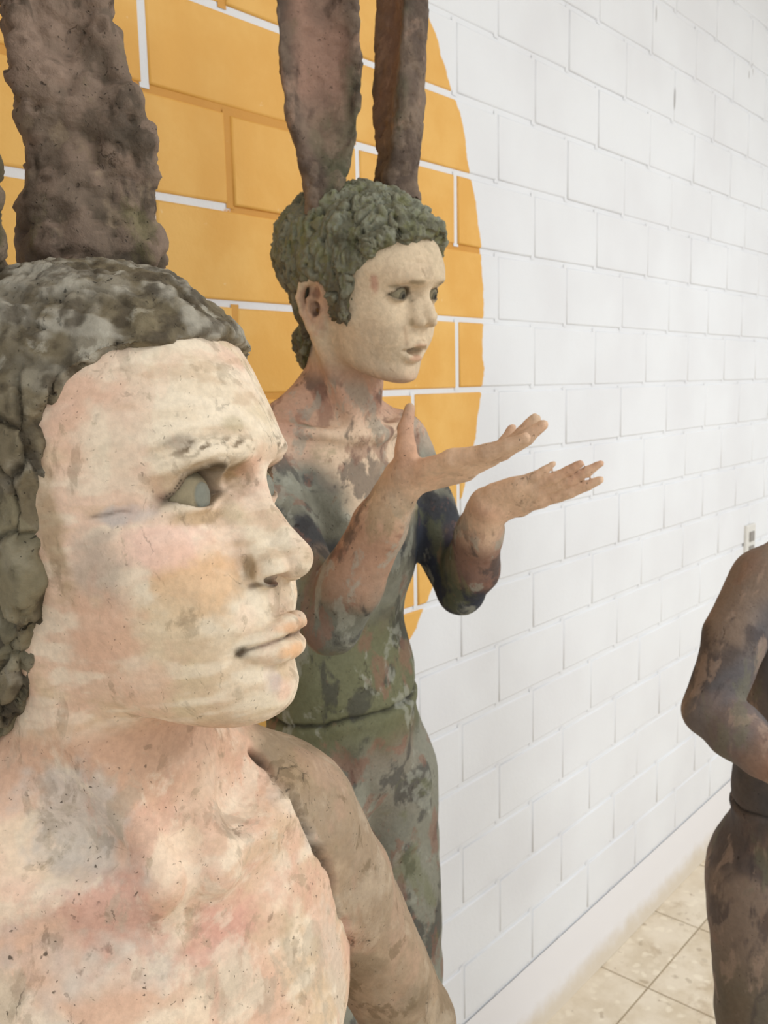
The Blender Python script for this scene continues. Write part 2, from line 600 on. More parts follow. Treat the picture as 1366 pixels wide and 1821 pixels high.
def tile_mesh(w, d):
    me = bpy.data.meshes.new('tile')
    a, b, e = w / 2, d / 2, .0012
    v = [(-a, -b, -.004), (a, -b, -.004), (a, b, -.004), (-a, b, -.004), (-a, -b, -e), (a, -b, -e), (a, b, -e), (-a, b, -e),
         (-a + e, -b + e, 0), (a - e, -b + e, 0), (a - e, b - e, 0), (-a + e, b - e, 0)]
    f = []
    for r in (0, 4):
        for i in range(4):
            j = (i + 1) % 4
            f.append((r + i, r + j, r + 4 + j, r + 4 + i))
    f.append((8, 9, 10, 11))
    me.from_pydata(v, [], f)
    me.materials.append(M_TILE)
    return me


TS, TG = .30, .004
tm = tile_mesh(TS - TG, TS - TG)
ycut = .82
tcut = tile_mesh(TS - TG, YW - .012 - ycut - TG)
rest_v, rest_f = [], []
for i in range(-13, 16):
    xc = 1.82 + (i + .5) * TS
    for j in range(-1, 14):
        if j == -1: yc, me = (ycut + YW - .012) / 2, tcut
        else: yc, me = ycut - (j + .5) * TS, tm
        if not (-2.45 < xc < 6.35): continue
        if .3 < xc < 4.2 and yc > -1.4:
            o = bpy.data.objects.new('tile', me)
            COL.objects.link(o); o.parent = floor
            o.location = (xc, yc, rw.uniform(-.0006, .0002))
            o.rotation_euler = (rw.uniform(-.0015, .0015), rw.uniform(-.0015, .0015), 0)
        else:
            n = len(rest_v)
            rest_v += [(p.co.x + xc, p.co.y + yc, p.co.z) for p in me.vertices]
            rest_f += [tuple(q + n for q in p.vertices) for p in me.polygons]
tag(mesh_obj('tile_field', rest_v, rest_f, M_TILE, floor), kind='stuff')

# ---- ceiling with the lamps that light the room
ceil = mesh_obj('ceiling', [(-2.5, -3.5, 2.8), (6.5, -3.5, 2.8), (6.5, YW + .2, 2.8), (-2.5, YW + .2, 2.8),
                            (-2.5, -3.5, 2.9), (6.5, -3.5, 2.9), (6.5, YW + .2, 2.9), (-2.5, YW + .2, 2.9)],
                [(3, 2, 1, 0), (4, 5, 6, 7), (0, 1, 5, 4), (1, 2, 6, 5), (2, 3, 7, 6), (3, 0, 4, 7)], M_WHITE)
tag(ceil, 'plain white ceiling', None, None, 'structure')

# ---- electrical outlet on the wall
M_PLATE, nt, bs = new_mat('outlet_plastic')
g = N(nt, 'ShaderNodeTexCoord').outputs['Object']
nt.links.new(mix(nt, noise(nt, g, 40), srgb(222, 219, 212), srgb(206, 202, 194)), bs.inputs['Base Color'])
M_SOCK, nt, bs = new_mat('outlet_socket')
g = N(nt, 'ShaderNodeTexCoord').outputs['Object']
nt.links.new(mix(nt, noise(nt, g, 60), srgb(150, 144, 136), srgb(128, 122, 116)), bs.inputs['Base Color'])


def box(name, c, s, mat, parent, bev=.0):
    x, y, z = s[0] / 2, s[1] / 2, s[2] / 2
    b = bev
    v = []
    for (yy, q) in ((y, 0), (-y + b, 0), (-y, b)):
        v += [(c[0] - x + q, c[1] + yy, c[2] - z + q), (c[0] + x - q, c[1] + yy, c[2] - z + q), (c[0] + x - q, c[1] + yy, c[2] + z - q), (c[0] - x + q, c[1] + yy, c[2] + z - q)]
    f = [(0, 3, 2, 1)][:1] + [(r * 4 + i, r * 4 + (i + 1) % 4, r * 4 + 4 + (i + 1) % 4, r * 4 + 4 + i) for r in (0, 1) for i in range(4)] + [(8, 9, 10, 11)]
    return mesh_obj(name, v, f, mat, parent)


ol = empty('electrical_outlet', (2.765, YW, .905))
tag(ol, 'small pale electrical outlet plate on the white wall beside the dark figure', 'outlet')
box('plate', (0, -.005, 0), (.075, .010, .118), M_PLATE, ol, .003)
for dz in (.022, -.022): box('socket', (0.002, -.0115, dz), (.036, .004, .03), M_SOCK, ol, .001)

# ------------------------------------------------------------------ sculpted figures
def rot(h, p, ro):
    ch, sh, cp, sp, cr, sr = math.cos(h), math.sin(h), math.cos(p), math.sin(p), math.cos(ro), math.sin(ro)
    F = np.array([ch * cp, sh * cp, sp]); L = np.array([-sh, ch, 0]); Z = np.cross(F, L)
    return np.stack([F, L * cr + Z * sr, -L * sr + Z * cr], 1)


class Frame:
    """local frame in centimetres: x forward, y left, z up"""
    def __init__(s, origin, h, p=0., r=0., scale=1.):
        s.o = np.asarray(origin, float); s.R = rot(h, p, r); s.s = scale * .01

    def to(s, x, y, z):
        R, o, k = s.R, s.o, 1 / s.s
        a, b, c = (x - F32(o[0])) * F32(k), (y - F32(o[1])) * F32(k), (z - F32(o[2])) * F32(k)
        return tuple(a * F32(R[0, i]) + b * F32(R[1, i]) + c * F32(R[2, i]) for i in range(3))

    def loc(s, w):
        return (np.asarray(w, float) - s.o) @ s.R / s.s

    def wld(s, l):
        return s.o + (np.asarray(l, float) * s.s) @ s.R.T


HZ = [-12.5, -11, -10, -9, -8, -7, -6, -5, -4, -3, -2, -1, 0, 1, 2, 3, 4.5]


def head_sdf(x, y, z, q):
    ay = np.abs(y)
    d = ell(x, y, z, *q.get('cran', ((-.5, 0, 3.3), (9.25, 7.3, 7.75))))
    zf = np.clip(z, -12.4, 4.4)
    xf = np.interp(zf, HZ, q['front']).astype(F32)
    w = np.interp(zf, HZ, q['width']).astype(F32)
    xc = F32(1.2)
    dx = x - xc
    a = np.where(dx > 0, xf - xc, F32(q.get('back', 6.0)))
    n = F32(q.get('n', 2.25))
    g = ((np.abs(dx) / a) ** n + (ay / w) ** n + F32(1e-9)) ** (1 / n) - 1
    g = g * np.minimum(a, w) * F32(.95)
    zj = q['chin'] + np.maximum(8.0 - x, -.5) * q.get('jaw', .42) - .035 * ay * ay * .5
    g = smax(g, (zj - z) * F32(.9), F32(2.2))
    g = smax(g, z - F32(4.0), F32(2.5))
    d = smin(d, g, F32(1.6))
    for c, s, amp in q['bumps']:
        d = d - F32(amp) * gau(x, ay, z, c, s)
    # nose
    nb = q['nose']
    e = chain(x, y, z, nb[0], nb[1], .5)
    e = smin(e, cone(x, ay, z, (7.7, 1.0, -1.2), nb[2], .75, .85), F32(.9))
    d = smin(d, e, F32(.75))
    d = smin(d, ell(x, ay, z, nb[3], nb[4]), F32(q.get('ak', .30)))
    d = smax(d, -ell(x, ay, z, nb[5], nb[6]), F32(.16))
    # eyelids over the eyeball
    ec, er = q['eye'], q['er']
    d = smin(d, sph(x, ay, z, ec, er + q.get('lid', .17)), F32(.35))
    t = (ay - ec[1] - q['ap'][4]) / q['ap'][0]
    pr = 1 - t * t
    tilt = q['ap'][3] * t
    zu = ec[2] + tilt + q['ap'][1] * pr
    zl = ec[2] + tilt - q['ap'][2] * pr
    if 'crease' in q:
        h_, s_, a_ = q['crease']
        d = d + F32(a_) * np.exp(-((z - zu - h_) / s_) ** 2) * np.exp(-(t / 1.05) ** 4) * (x > ec[0])
        d = d + F32(a_ * .6) * np.exp(-((z - zl + h_ * .9) / (s_ * 1.3)) ** 2) * np.exp(-((t + .2) / .8) ** 4) * (x > ec[0])
    apt = np.maximum(z - zu, zl - z)
    apt = np.maximum(apt * F32(.8), sph(x, ay, z, ec, er + 1.0))
    apt = np.maximum(apt, ec[0] - x)
    d = smax(d, -apt, F32(.1))
    # lips
    L = q['lips']
    d = smin(d, chain(x, ay, z, L['up'], L['upr']), F32(.42))
    d = smin(d, chain(x, ay, z, L['lo'], L['lor']), F32(.42))
    d = smax(d, -chain(x, ay, z, L['slit'], L['slr']), F32(.2))
    if 'cav' in L:
        d = smax(d, -ell(x, y, z, *L['cav']), F32(.2))
    if q.get('ear'):
        ox, oy, oz = q['ear']
        X, Y, Z = x - ox, ay - oy, z - oz
        pts = [(.9, .1, -.4), (1.25, .35, .9), (.8, .75, 2.3), (-.5, 1.15, 3.0), (-1.75, 1.35, 2.3), (-2.15, 1.3, .7), (-1.7, 1.0, -1.0), (-.8, .6, -2.4), (.25, .35, -2.9), (.9, .15, -2.0)]
        e = chain(X, Y, Z, pts, [.32, .42, .48, .5, .5, .48, .44, .5, .55, .42], .25)
        dish = ell(X + .45 * Y, Y, Z, (.15, .42, 0.1), (1.65, .42, 2.7))
        e = smin(e, dish, F32(.5))
        e = smin(e, chain(X, Y, Z, [(.1, .75, 1.7), (-.95, .95, .6), (-.9, .8, -.7), (-.1, .6, -1.6)], [.25, .33, .33, .3], .2), F32(.3))
        e = smin(e, sph(X, Y, Z, (.85, .35, -.55), .5), F32(.3))
        e = smax(e, -ell(X, Y, Z, (.0, .95, -.35), (.75, .95, .95)), F32(.25))
        e = smax(e, -ell(X, Y, Z, (.2, 1.25, 1.7), (.6, .45, .9)), F32(.4))
        d = smin(d, e, F32(.5))
    return d


def hand_prims(W, X, Zn, thumb, hs, curl, spread=1.0, thumb_pose=None, splay=(8, 1, -5, -12), fat=1.0, fl=(1, 1, 1, 1)):
    """cones of a hand; W wrist, X finger direction, Zn palm normal, thumb = +1/-1 side of Y = Zn x X (all in figure cm)"""
    X = np.asarray(X, float); X /= np.linalg.norm(X)
    Zn = np.asarray(Zn, float); Zn = Zn - X * (X @ Zn); Zn /= np.linalg.norm(Zn)
    Y = np.cross(Zn, X) * thumb
    W = np.asarray(W, float)
    P = lambda a, b, c: W + (a * X + b * Y + c * Zn) * hs
    palm, fing = [], []
    kn = [(8.0, 2.7, .0), (8.5, .95, .15), (8.1, -.85, .1), (7.2, -2.45, -.05)]
    ln = [(4.3, 2.6, 2.1), (4.8, 3.0, 2.2), (4.4, 2.8, 2.2), (3.4, 2.1, 1.9)]
    rd = [(.92, .84, .74, .58), (.94, .86, .76, .6), (.9, .82, .72, .56), (.8, .72, .64, .5)]
    for i in range(4):
        a, b, c = kn[i]
        palm.append((P(.6, b * .55, -.1), P(a - .3, b, c - .1), 1.35 * hs, 1.02 * hs))
        ang = 0
        p = P(a, b, c)
        da = math.radians(splay[i] * spread)
        dirx = X * math.cos(da) + Y * math.sin(da)
        for s in range(3):
            ang += math.radians(curl[i][s])
            dv = dirx * math.cos(ang) + Zn * math.sin(ang)
            p2 = p + dv * ln[i][s] * hs * fl[i]
            fing.append((p, p2, rd[i][s] * hs * fat, rd[i][s + 1] * hs * fat, i))
            p = p2
    tp = thumb_pose or [(1.2, 1.6, .4), (3.6, 3.9, 1.3), (5.6, 5.2, 2.6), (7.0, 5.7, 4.2)]
    tr = [1.45, 1.2, .88, .66]
    for s in range(3):
        (palm if s == 0 else fing).append((P(*tp[s]), P(*tp[s + 1]), tr[s] * hs, tr[s + 1] * hs) + (() if s == 0 else (9,)))
    palm.append((P(2.6, -2.2, .35), P(5.5, -2.1, .3), 1.25 * hs, 1.1 * hs))
    return palm, fing, (P(5, 0.5, .5), 13 * hs)


def hand_sdf(x, y, z, hp):
    palm, fing, (c, r) = hp
    dist = sph(x, y, z, c, r)
    mk = dist < 3
    out = (dist + 2).astype(F32)
    if not mk.any(): return out
    X, Y, Z = x[mk], y[mk], z[mk]
    d = None
    for a, b, ra, rb in palm:
        e = cone(X, Y, Z, a, b, ra, rb)
        d = e if d is None else smin(d, e, F32(1.1))
    groups = {}
    for a, b, ra, rb, i in fing:
        e = cone(X, Y, Z, a, b, ra, rb)
        groups[i] = e if i not in groups else smin(groups[i], e, F32(.25))
    f = None
    for e in groups.values():
        f = e if f is None else smin(f, e, F32(.12))
    d = smin(d, f, F32(.55))
    out[mk] = d
    return out


def body_sdf(x, y, z, q):
    ay = np.abs(y)
    T = q['torso']
    d = None
    for kind, c, r, k, sym in T:
        yy = ay if sym else y
        if kind == 'e': e = ell(x, yy, z, c, r)
        else: e = cone(x, yy, z, c[0], c[1], *r)
        d = e if d is None else smin(d, e, F32(k))
    for c, s, amp, sym in q['bumps']:
        d = d - F32(amp) * gau(x, ay if sym else y, z, c, s)
    d = smin(d, chain(x, y, z, q['neck'][0], q['neck'][1], .8), F32(2.2))
    for pts, rad, k in q.get('cords', []):
        d = smin(d, chain(x, y, z, pts, rad), F32(k))
    for pts, rad, k in q['limbs']:
        d = smin(d, chain(x, y, z, pts, rad, 1.0), F32(k))
    for hp in q.get('hands', []):
        d = smin(d, hand_sdf(x, y, z, hp), F32(.9))
    for fnc in q.get('grooves', []):
        d = d + fnc(x, y, z)
    return d


def figure_sdf(spec):
    H, Bf = spec['head'], spec['body']

    def f(x, y, z):
        d = body_sdf(*Bf.to(x, y, z), spec['bq']) * F32(Bf.s)
        hx, hy, hz = H.to(x, y, z)
        dist = np.sqrt((hx + .5) ** 2 + hy ** 2 + (hz + .5) ** 2) - 13.5
        mk = dist < 4
        if mk.any():
            hd = head_sdf(hx[mk], hy[mk], hz[mk], spec['hq']) * F32(H.s)
            d[mk] = smin(d[mk], hd, F32(spec.get('hk', .014)))
        return d
    return f


def hair_sdf(spec):
    H = spec['head']

    def f(x, y, z):
        hx, hy, hz = H.to(x, y, z)
        d = head_sdf(hx, hy, hz, dict(spec['hq'], ear=None))
        nk = cone(hx, hy, hz, *spec.get('nape', ((-3.2, 0, -4), (-4.0, 0, -9), 5.6, 4.9)))
        d = smin(d, nk, F32(1.5))
        t = spec['hairt'](hx, hy, hz)
        return ((d - t) * F32(H.s)).astype(F32)
    return f


def body_mesh(spec, hair=True):
    """one continuous surface: fine grid for the head, coarser for the rest, joined on the same field"""
    f = figure_sdf(spec)
    H = spec['head']
    lo, hi = spec['box']
    zc = spec['zcut']
    hl = H.o - spec.get('hbx', .16); hh = H.o + spec.get('hbx', .16)
    hl[2] = zc - .006
    hh[2] = H.o[2] + .14
    v1, f1 = mesh_sdf(f, np.maximum(hl, lo), np.minimum(hh, hi), spec['hh'])
    v1, f1 = crop(v1, f1, v1[:, 2] > zc)
    v2, f2 = mesh_sdf(f, lo, (hi[0], hi[1], zc + spec.get('over', .012)), spec['hb'])
    out = (v2[:, 0] < hl[0] + .003) | (v2[:, 0] > hh[0] - .003) | (v2[:, 1] < hl[1] + .003) | (v2[:, 1] > hh[1] - .003)
    v2, f2 = crop(v2, f2, (v2[:, 2] < zc + .004) | out)
    v = np.concatenate([v1, v2]); fa = np.concatenate([f1, f2 + len(v1)])
    nrm = np.concatenate([vnormals(v1, f1), vnormals(v2, f2)])
    return v, fa, nrm


def loft_ear(pts, widths, thick, side, fwd, open_=.35, n=72, rows=200, tipw=.2):
    """long hare ear: crescent section swept up a curved axis; side = width axis, fwd = the hollow's facing"""
    pts = np.asarray(pts, float)
    s = np.linspace(0, 1, rows)
    k_ = np.linspace(0, 1, len(pts))
    ax = np.stack([np.interp(s, k_, pts[:, i]) for i in range(3)], 1)
    # smooth the axis
    for _ in range(20):
        ax[1:-1] = (ax[:-2] + 2 * ax[1:-1] + ax[2:]) / 4
    w = np.interp(s, np.linspace(0, 1, len(widths)), widths)
    for _ in range(12): w[1:-1] = (w[:-2] + 2 * w[1:-1] + w[2:]) / 4
    th = np.interp(s, np.linspace(0, 1, len(thick)), thick)
    a = np.linspace(0, 2 * np.pi, n, endpoint=False)
    ca, sa = np.cos(a), np.sin(a)
    V = []
    for i in range(rows):
        cx = ca * w[i] / 2
        op = open_ * np.interp(s[i], [0, .18, .4, 1], [0, .5, 1, 1])
        bend = -op * w[i] * (1 - ca ** 2) * .9           # the section's middle is set back: a trough
        cy = sa * th[i] / 2 * (.55 + .45 * np.abs(ca) ** 2 + (1 - op) * .5) + bend + op * w[i] * .45
        V.append(ax[i] + cx[:, None] * side + cy[:, None] * fwd)
    V = np.concatenate(V)
    V = np.concatenate([V, ax[:1], ax[-1:] + (ax[-1:] - ax[-2:-1]) * .5])
    i0 = np.arange(rows - 1)[:, None] * n + np.arange(n)[None]
    j0 = np.arange(rows - 1)[:, None] * n + (np.arange(n)[None] + 1) % n
    F = np.stack([i0, j0, j0 + n, i0 + n], -1).reshape(-1, 4)
    b, t = rows * n, rows * n + 1
    idx = np.arange(n); nx = (idx + 1) % n
    # caps as thin quads
    c0 = np.stack([np.full(n // 2, b), nx[::2], idx[::2], (idx[::2] - 1) % n], 1)
    tp = (rows - 1) * n
    c1 = np.stack([np.full(n // 2, t), tp + (idx[::2] - 1) % n, tp + idx[::2], tp + nx[::2]], 1)
    return V.astype(F32), np.concatenate([F, c0, c1])[:, ::-1].copy()


def dabs(P, scale, seeds, sharp=.25):
    """overlapping thumbed-on dabs of clay: 0..1 height"""
    out = np.zeros(len(P), F32); rid = np.zeros(len(P), F32)
    for i, sd_ in enumerate(seeds):
        g1, g2, ci = worley(P * (1 + .13 * i) + 3.1 * i, scale, sd_, True)
        h = (.35 + .65 * ci) * sstep(.78, .78 - sharp * 2, g1)
        rid = np.where(h > out, ci, rid)
        out = np.maximum(out, h)
    return out.astype(F32), rid


def lerp(a, b, t):
    return a + (b - a) * t


def blend(c, col, w):
    return c + (np.asarray(col, F32)[None] - c) * np.clip(w, 0, 1)[:, None]


def spots(P, c, items):
    """painted patches: (centre, radius, colour, strength)"""
    wob = .55 * fbm(P, 1.3, 4, 900)
    for ctr, rad, col, amt in items:
        ctr = np.asarray(ctr, F32)
        rad = np.asarray(rad, F32) * np.ones(3, F32)
        d = np.sqrt((((P - ctr) / rad) ** 2).sum(1))
        d = d + wob * sstep(.4, 1.2, rad.mean())
        c = blend(c, srgb(*col), amt * (1 - sstep(.45, 1.1, d)))
    return c


def uv_ball(c, r, fwd, n=32, m=24, dimple=0.):
    """eyeball with a shallow carved iris rim"""
    fwd = np.asarray(fwd, float) / np.linalg.norm(fwd)
    up = np.array([0, 0, 1.]); s = np.cross(up, fwd); s /= np.linalg.norm(s); up = np.cross(fwd, s)
    V = [c + fwd * r]
    th = np.concatenate([np.linspace(.08, .75, 12), np.linspace(.9, math.pi - .1, m - 12)])
    for t in th:
        rr = r * (1 + dimple * (np.exp(-((t - .52) / .05) ** 2) * -1.0 + .5 * (t < .48)))
        for i in range(n):
            a = 2 * math.pi * i / n
            V.append(c + rr * (math.cos(t) * fwd + math.sin(t) * (math.cos(a) * s + math.sin(a) * up)))
    V.append(c - fwd * r)
    F = []
    for i in range(n): F.append((0, 1 + i, 1 + (i + 1) % n))
    for k_ in range(len(th) - 1):
        for i in range(n):
            a, b = 1 + k_ * n + i, 1 + k_ * n + (i + 1) % n
            F.append((a, a + n, b + n, b))
    L = len(V) - 1
    for i in range(n): F.append((L, L - n + (i + 1) % n, L - n + i))
    return np.array(V), F, th, n


# ================================================================== foreground figure
def leg_parts(hip, knee, ank, hy=8.0, sc=1.0):
    """two legs with feet; coordinates in figure cm"""
    out = []
    for s in (-1, 1):
        h = (hip[0], s * hy, hip[1]); k = (knee[0], s * (hy - .8), knee[1]); a = (ank[0], s * (hy - 1.2), ank[1])
        mid = tuple((np.array(h) * .45 + np.array(k) * .55) + np.array([.6, 0, 0]))
        cf = tuple(np.array(k) * .7 + np.array(a) * .3 + np.array([-1.0, 0, 0]))
        out.append(([h, mid, k, cf, a], [8.2 * sc, 7.0 * sc, 5.0 * sc, 4.9 * sc, 3.2 * sc], 2.5))
        out.append(([(a[0] - 2.5, a[1], a[2] - 3), (a[0] + 5, a[1] + s * .6, a[2] - 3.6), (a[0] + 13, a[1] + s * 1.6, a[2] - 4.6)], [3.3 * sc, 3.2 * sc, 2.2 * sc], 1.6))
    return out


def torso_parts(f=1.0):
    return [
        ('e', (-7.0, 0, -13), (9.2, 13.9, 15.5), 4, False),          # rib cage
        ('c', ((-6.8, 0, -1.4), (-7.2, 10.4, -2.6)), (4.3, 3.8), 4.0, True),   # shoulder girdle
        ('c', ((-6.8, 2.5, 4.6), (-7.6, 9.6, -.2)), (2.8, 2.3), 3.0, True),    # trapezius
        ('e', (-7.2, 0, -32), (7.8, 11.0, 12), 4, False),            # abdomen
        ('e', (-8.2, 0, -47), (9.0, 13.6, 9.5), 4, False),           # pelvis
        ('e', (-12.5, 6.0, -51), (7.0, 7.0, 7.5), 3, True),          # seat
    ]


WH = Frame((.2520, .4102, 1.3588), math.radians(-70.7), math.radians(6), math.radians(-3), .98)
WB = Frame((.2490, .3560, 1.168), math.radians(-100), math.radians(-3), 0, .95)

wq = dict(
    front=[7.4, 8.8, 9.25, 9.2, 9.15, 9.25, 9.35, 9.2, 8.85, 8.55, 8.35, 8.3, 8.4, 8.75, 9.0, 9.0, 8.8],
    width=[3.2, 4.1, 4.7, 5.1, 5.4, 5.65, 5.9, 6.1, 6.35, 6.55, 6.65, 6.65, 6.65, 6.7, 6.8, 6.85, 6.9],
    chin=-13.15, jaw=.44, n=2.05, ak=.2, cran=((-.6, 0, 3.2), (9.4, 7.2, 8.1)),
    bumps=[((6.6, 4.6, -2.7), (2.4, 1.9, 1.7), .30), ((7.4, 3.6, -5.6), (2.2, 2.0, 2.0), .30),
           ((8.4, 2.7, 1.5), (2.2, 1.9, .8), .48), ((8.9, 0, 1.9), (1.5, 1.6, .9), .12),
           ((7.9, 3.1, -.1), (2.2, 1.75, 1.15), -1.0), ((8.5, 1.55, .1), (1.4, .75, .9), -.75),
           ((9.2, 2.35, -4.9), (1.5, .5, 1.3), -.16), ((9.0, 1.95, -3.6), (1.0, .32, .7), -.28), ((10.25, 1.0, -3.55), (.6, .5, .45), -.16), ((8.9, 0, -10.5), (2.0, 1.7, 1.3), .22),
           ((10.0, 0, -5.8), (1.2, .3, .7), -.14), ((9.6, 0, -9.05), (1.0, 1.6, .5), -.22),
           ((8.6, 2.75, -7.8), (1.0, .55, .6), -.25), ((4.5, 6.2, 1.5), (2.0, 1.5, 2.0), -.2)],
    nose=([(8.45, 0, .9), (8.55, 0, -.5), (9.05, 0, -1.9), (10.2, 0, -3.7)], [.5, .55, .68, 1.02], (8.8, 1.1, -3.3),
          (9.35, 1.2, -4.05), (1.15, .82, .95), (9.95, 1.2, -4.5), (.74, .75, .30)),
    eye=(6.1, 3.05, -.2), er=1.5, ap=(1.62, 1.22, .52, -.05, -.05), lid=.22, crease=(.42, .16, .16),
    lips=dict(up=[(9.8, 0, -7.0), (9.85, .4, -6.85), (9.5, 1.2, -7.1), (8.85, 2.0, -7.45), (8.4, 2.6, -7.7)], upr=[.42, .48, .44, .30, .12],
              lo=[(9.55, 0, -8.15), (9.35, .9, -8.18), (8.85, 1.7, -8.03), (8.4, 2.5, -7.85)], lor=[.58, .56, .42, .12],
              slit=[(10.25, 0, -7.5), (9.95, .9, -7.53), (9.3, 1.8, -7.65), (8.6, 2.55, -7.82)], slr=[.13, .15, .17, .28]),
)
# arm joints: far (left) arm hangs by the side, near (right) arm likewise
wneck_top = WB.loc(WH.wld((-2.2, 0, -5)))
wneck_mid = WB.loc(WH.wld((-2.2, 0, -10.5)))
scmR0, scmL0 = WB.loc(WH.wld((-2.4, -4.3, -6.5))), WB.loc(WH.wld((-2.4, 4.3, -6.5)))
LEGZ = -WB.o[2] / WB.s
wb = dict(
    torso=torso_parts() + [('c', ((-7.0, -3.0, 7.0), (-8.2, -11.0, .6)), (3.2, 3.0), 2.5, False)],
    bumps=[((2.0, 6.5, -15), (4, 4.5, 4.5), 1.2, True), ((1.6, 0, -1.2), (1.6, 1.6, 1.6), -.8, False),
           ((-2.6, 5.2, 2.6), (2.4, 2.6, 1.6), -1.0, True), ((.6, 5.0, -2.6), (2.0, 3.4, 1.2), -.45, True)],
    neck=([(-6.6, 0, -2), tuple(wneck_mid), tuple(wneck_top)], [5.0, 4.9, 5.2]),
    cords=[([tuple(scmR0), (-.5, -1.5, .2)], [1.3, .8], 1.0), ([tuple(scmL0), (-.3, 1.5, -.2)], [1.3, .85], .9),
           ([(-.8, -1.5, -.4), (-2.0, -5.5, .1), (-5.2, -9.8, .6)], [.75, .6, .5], 2.2),
           ([(-.8, 1.5, -.4), (-2.0, 5.5, .1), (-5.2, 9.8, .6)], [.75, .6, .5], 2.2)],
    limbs=[([(-7.4, 11.4, -3.6), (-7.6, 14.6, -9.6), (-8.2, 22.6, -26), (-5.5, 24, -38), (-2.5, 23, -49)], [4.2, 3.9, 3.5, 3.5, 2.3], 1.3),
           ([(-7.4, -11.4, -3.6), (-7.6, -14.6, -9.6), (-8.2, -21.8, -26), (-5.5, -24, -38), (-2.5, -23, -49)], [4.2, 3.9, 3.5, 3.5, 2.3], 1.3)]
    + leg_parts((-8.5, -53), (-7.5, (-53 + LEGZ + 7) / 2), (-9.5, LEGZ + 7.5)),
    hands=[hand_prims((-2.2, 22.8, -50), (.3, 0, -1), (.2, -1, 0), 1, .85, [(8, 12, 10)] * 4),
           hand_prims((-2.2, -22.8, -50), (.3, 0, -1), (.2, 1, 0), -1, .85, [(8, 12, 10)] * 4)],
)


def whair(x, y, z):
    ay = np.abs(y)
    xh = np.interp(z, [-14, -11, -7.5, -6.2, -5.2, -3, 0, 2, 4, 5.5, 6.6, 7.3, 8.2, 9.5], [-9, -4.2, -1.9, -.9, -.2, .7, 1.6, 2.0, 2.5, 3.4, 4.8, 7.6, 9.3, 12]).astype(F32)
    P = np.stack([x, y, z], 1)
    xh = xh + F32(.55) * vnoise(P, .55, 3) + F32(.25) * vnoise(P, 1.4, 5)
    mk = sstep(-.35, .35, (xh - x) * .8)
    thick = .55 + .25 * sstep(9, 11, z) + .5 * sstep(4.0, -1.0, x)
    lump = .28 * vnoise(P, .45, 8) + .16 * vnoise(P, 1.0, 9)
    return (-1.1 + mk * (1.1 + thick + lump)).astype(F32)


wspec = dict(head=WH, body=WB, hq=wq, bq=wb, hairt=whair, nape=((-3.2, 0, -4), (-4.4, 0, -11), 5.6, 5.0), zcut=1.185, hh=.0011, hb=.0024, hk=.016,
             box=((-.06, .10, -.01), (.62, .66, 1.53)))
wv, wf, wn = body_mesh(wspec)
base = (float(WB.o[0]), float(WB.o[1]) + .07, 0)
PH = np.stack(WH.to(wv[:, 0], wv[:, 1], wv[:, 2]), 1)
PB = np.stack(WB.to(wv[:, 0], wv[:, 1], wv[:, 2]), 1)
isface = sstep(-13.5, -11, PH[:, 2]) * sstep(1.17, 1.22, wv[:, 2])
# hand-worked surface: low facets, dents, a torn crack along the far armpit
rough_ = 1 - .8 * isface
dd = .0011 * fbm(wv, 45, 4, 21) * (.25 + rough_) + .0020 * fbm(wv, 16, 2, 22) * rough_
f1, f2 = worley(wv, 60, 31)
dd -= .0022 * sstep(.22, .05, f1) * sstep(.1, .5, fbm(wv, 14, 2, 33)) * rough_
crx = PB[:, 1] - np.interp(PB[:, 2], [-26, -20, -12.7, -6.1, -2.2, .8, 2.8, 5], [14.8, 14.5, 13.3, 11.3, 9.4, 8.0, 6.9, 5.6]) - .5 * vnoise(PB, .35, 40) - .3 * vnoise(PB, 1.2, 41)
crack = np.exp(-(crx / .27) ** 2) * sstep(-26, -22, PB[:, 2]) * sstep(4.0, 3.0, PB[:, 2]) * (PB[:, 0] > -9.5) * sstep(-.6, -.1, vnoise(PB, .5, 44))
dd -= .0075 * crack
scz0 = PH[:, 2] - (-.62 + .05 * np.sin(PH[:, 0] * 3.1) + .14 * vnoise(PH, 1.2, 59))
dd -= .0007 * np.exp(-(scz0 / .10) ** 2) * sstep(3.4, 3.8, PH[:, 0]) * sstep(5.6, 5.0, PH[:, 0]) * (PH[:, 1] < -3.5)
wv2 = wv + wn * dd[:, None]
# pigments
c = np.tile(np.array(srgb(216, 199, 174), F32), (len(wv), 1))
wq_ = wv + .010 * np.stack([vnoise(wv, 40, 55), vnoise(wv, 40, 56), vnoise(wv, 40, 57)], 1)
n1, n2, n3 = fbm(wq_, 14, 5, 51), fbm(wq_, 26, 5, 52), fbm(wq_, 9, 4, 53)
st = fbm(PH * np.array([.5, .5, 1.6], F32), .9, 5, 54)
hx_, hy_, hz_ = PH[:, 0], PH[:, 1], PH[:, 2]
body_w = 1 - isface
# face: cream brow and nose, rose temple and cheek, tan jaw
c = blend(c, srgb(198, 171, 140), sstep(-5.5, -8.5, hz_ + 1.5 * n1) * sstep(9.2, 7.0, hx_) * .85)
c = blend(c, srgb(212, 178, 154), sstep(5.8, 3.6, hx_ + 1.2 * n1) * .75)
c = blend(c, srgb(220, 188, 166), sstep(.0, .25, n1) * .6)
c = blend(c, srgb(205, 186, 152), sstep(.02, .3, n2) * .6)
c = blend(c, srgb(188, 160, 130), sstep(.08, .35, st) * .5)
c = blend(c, srgb(226, 211, 188), sstep(-.02, .25, -st) * .6)
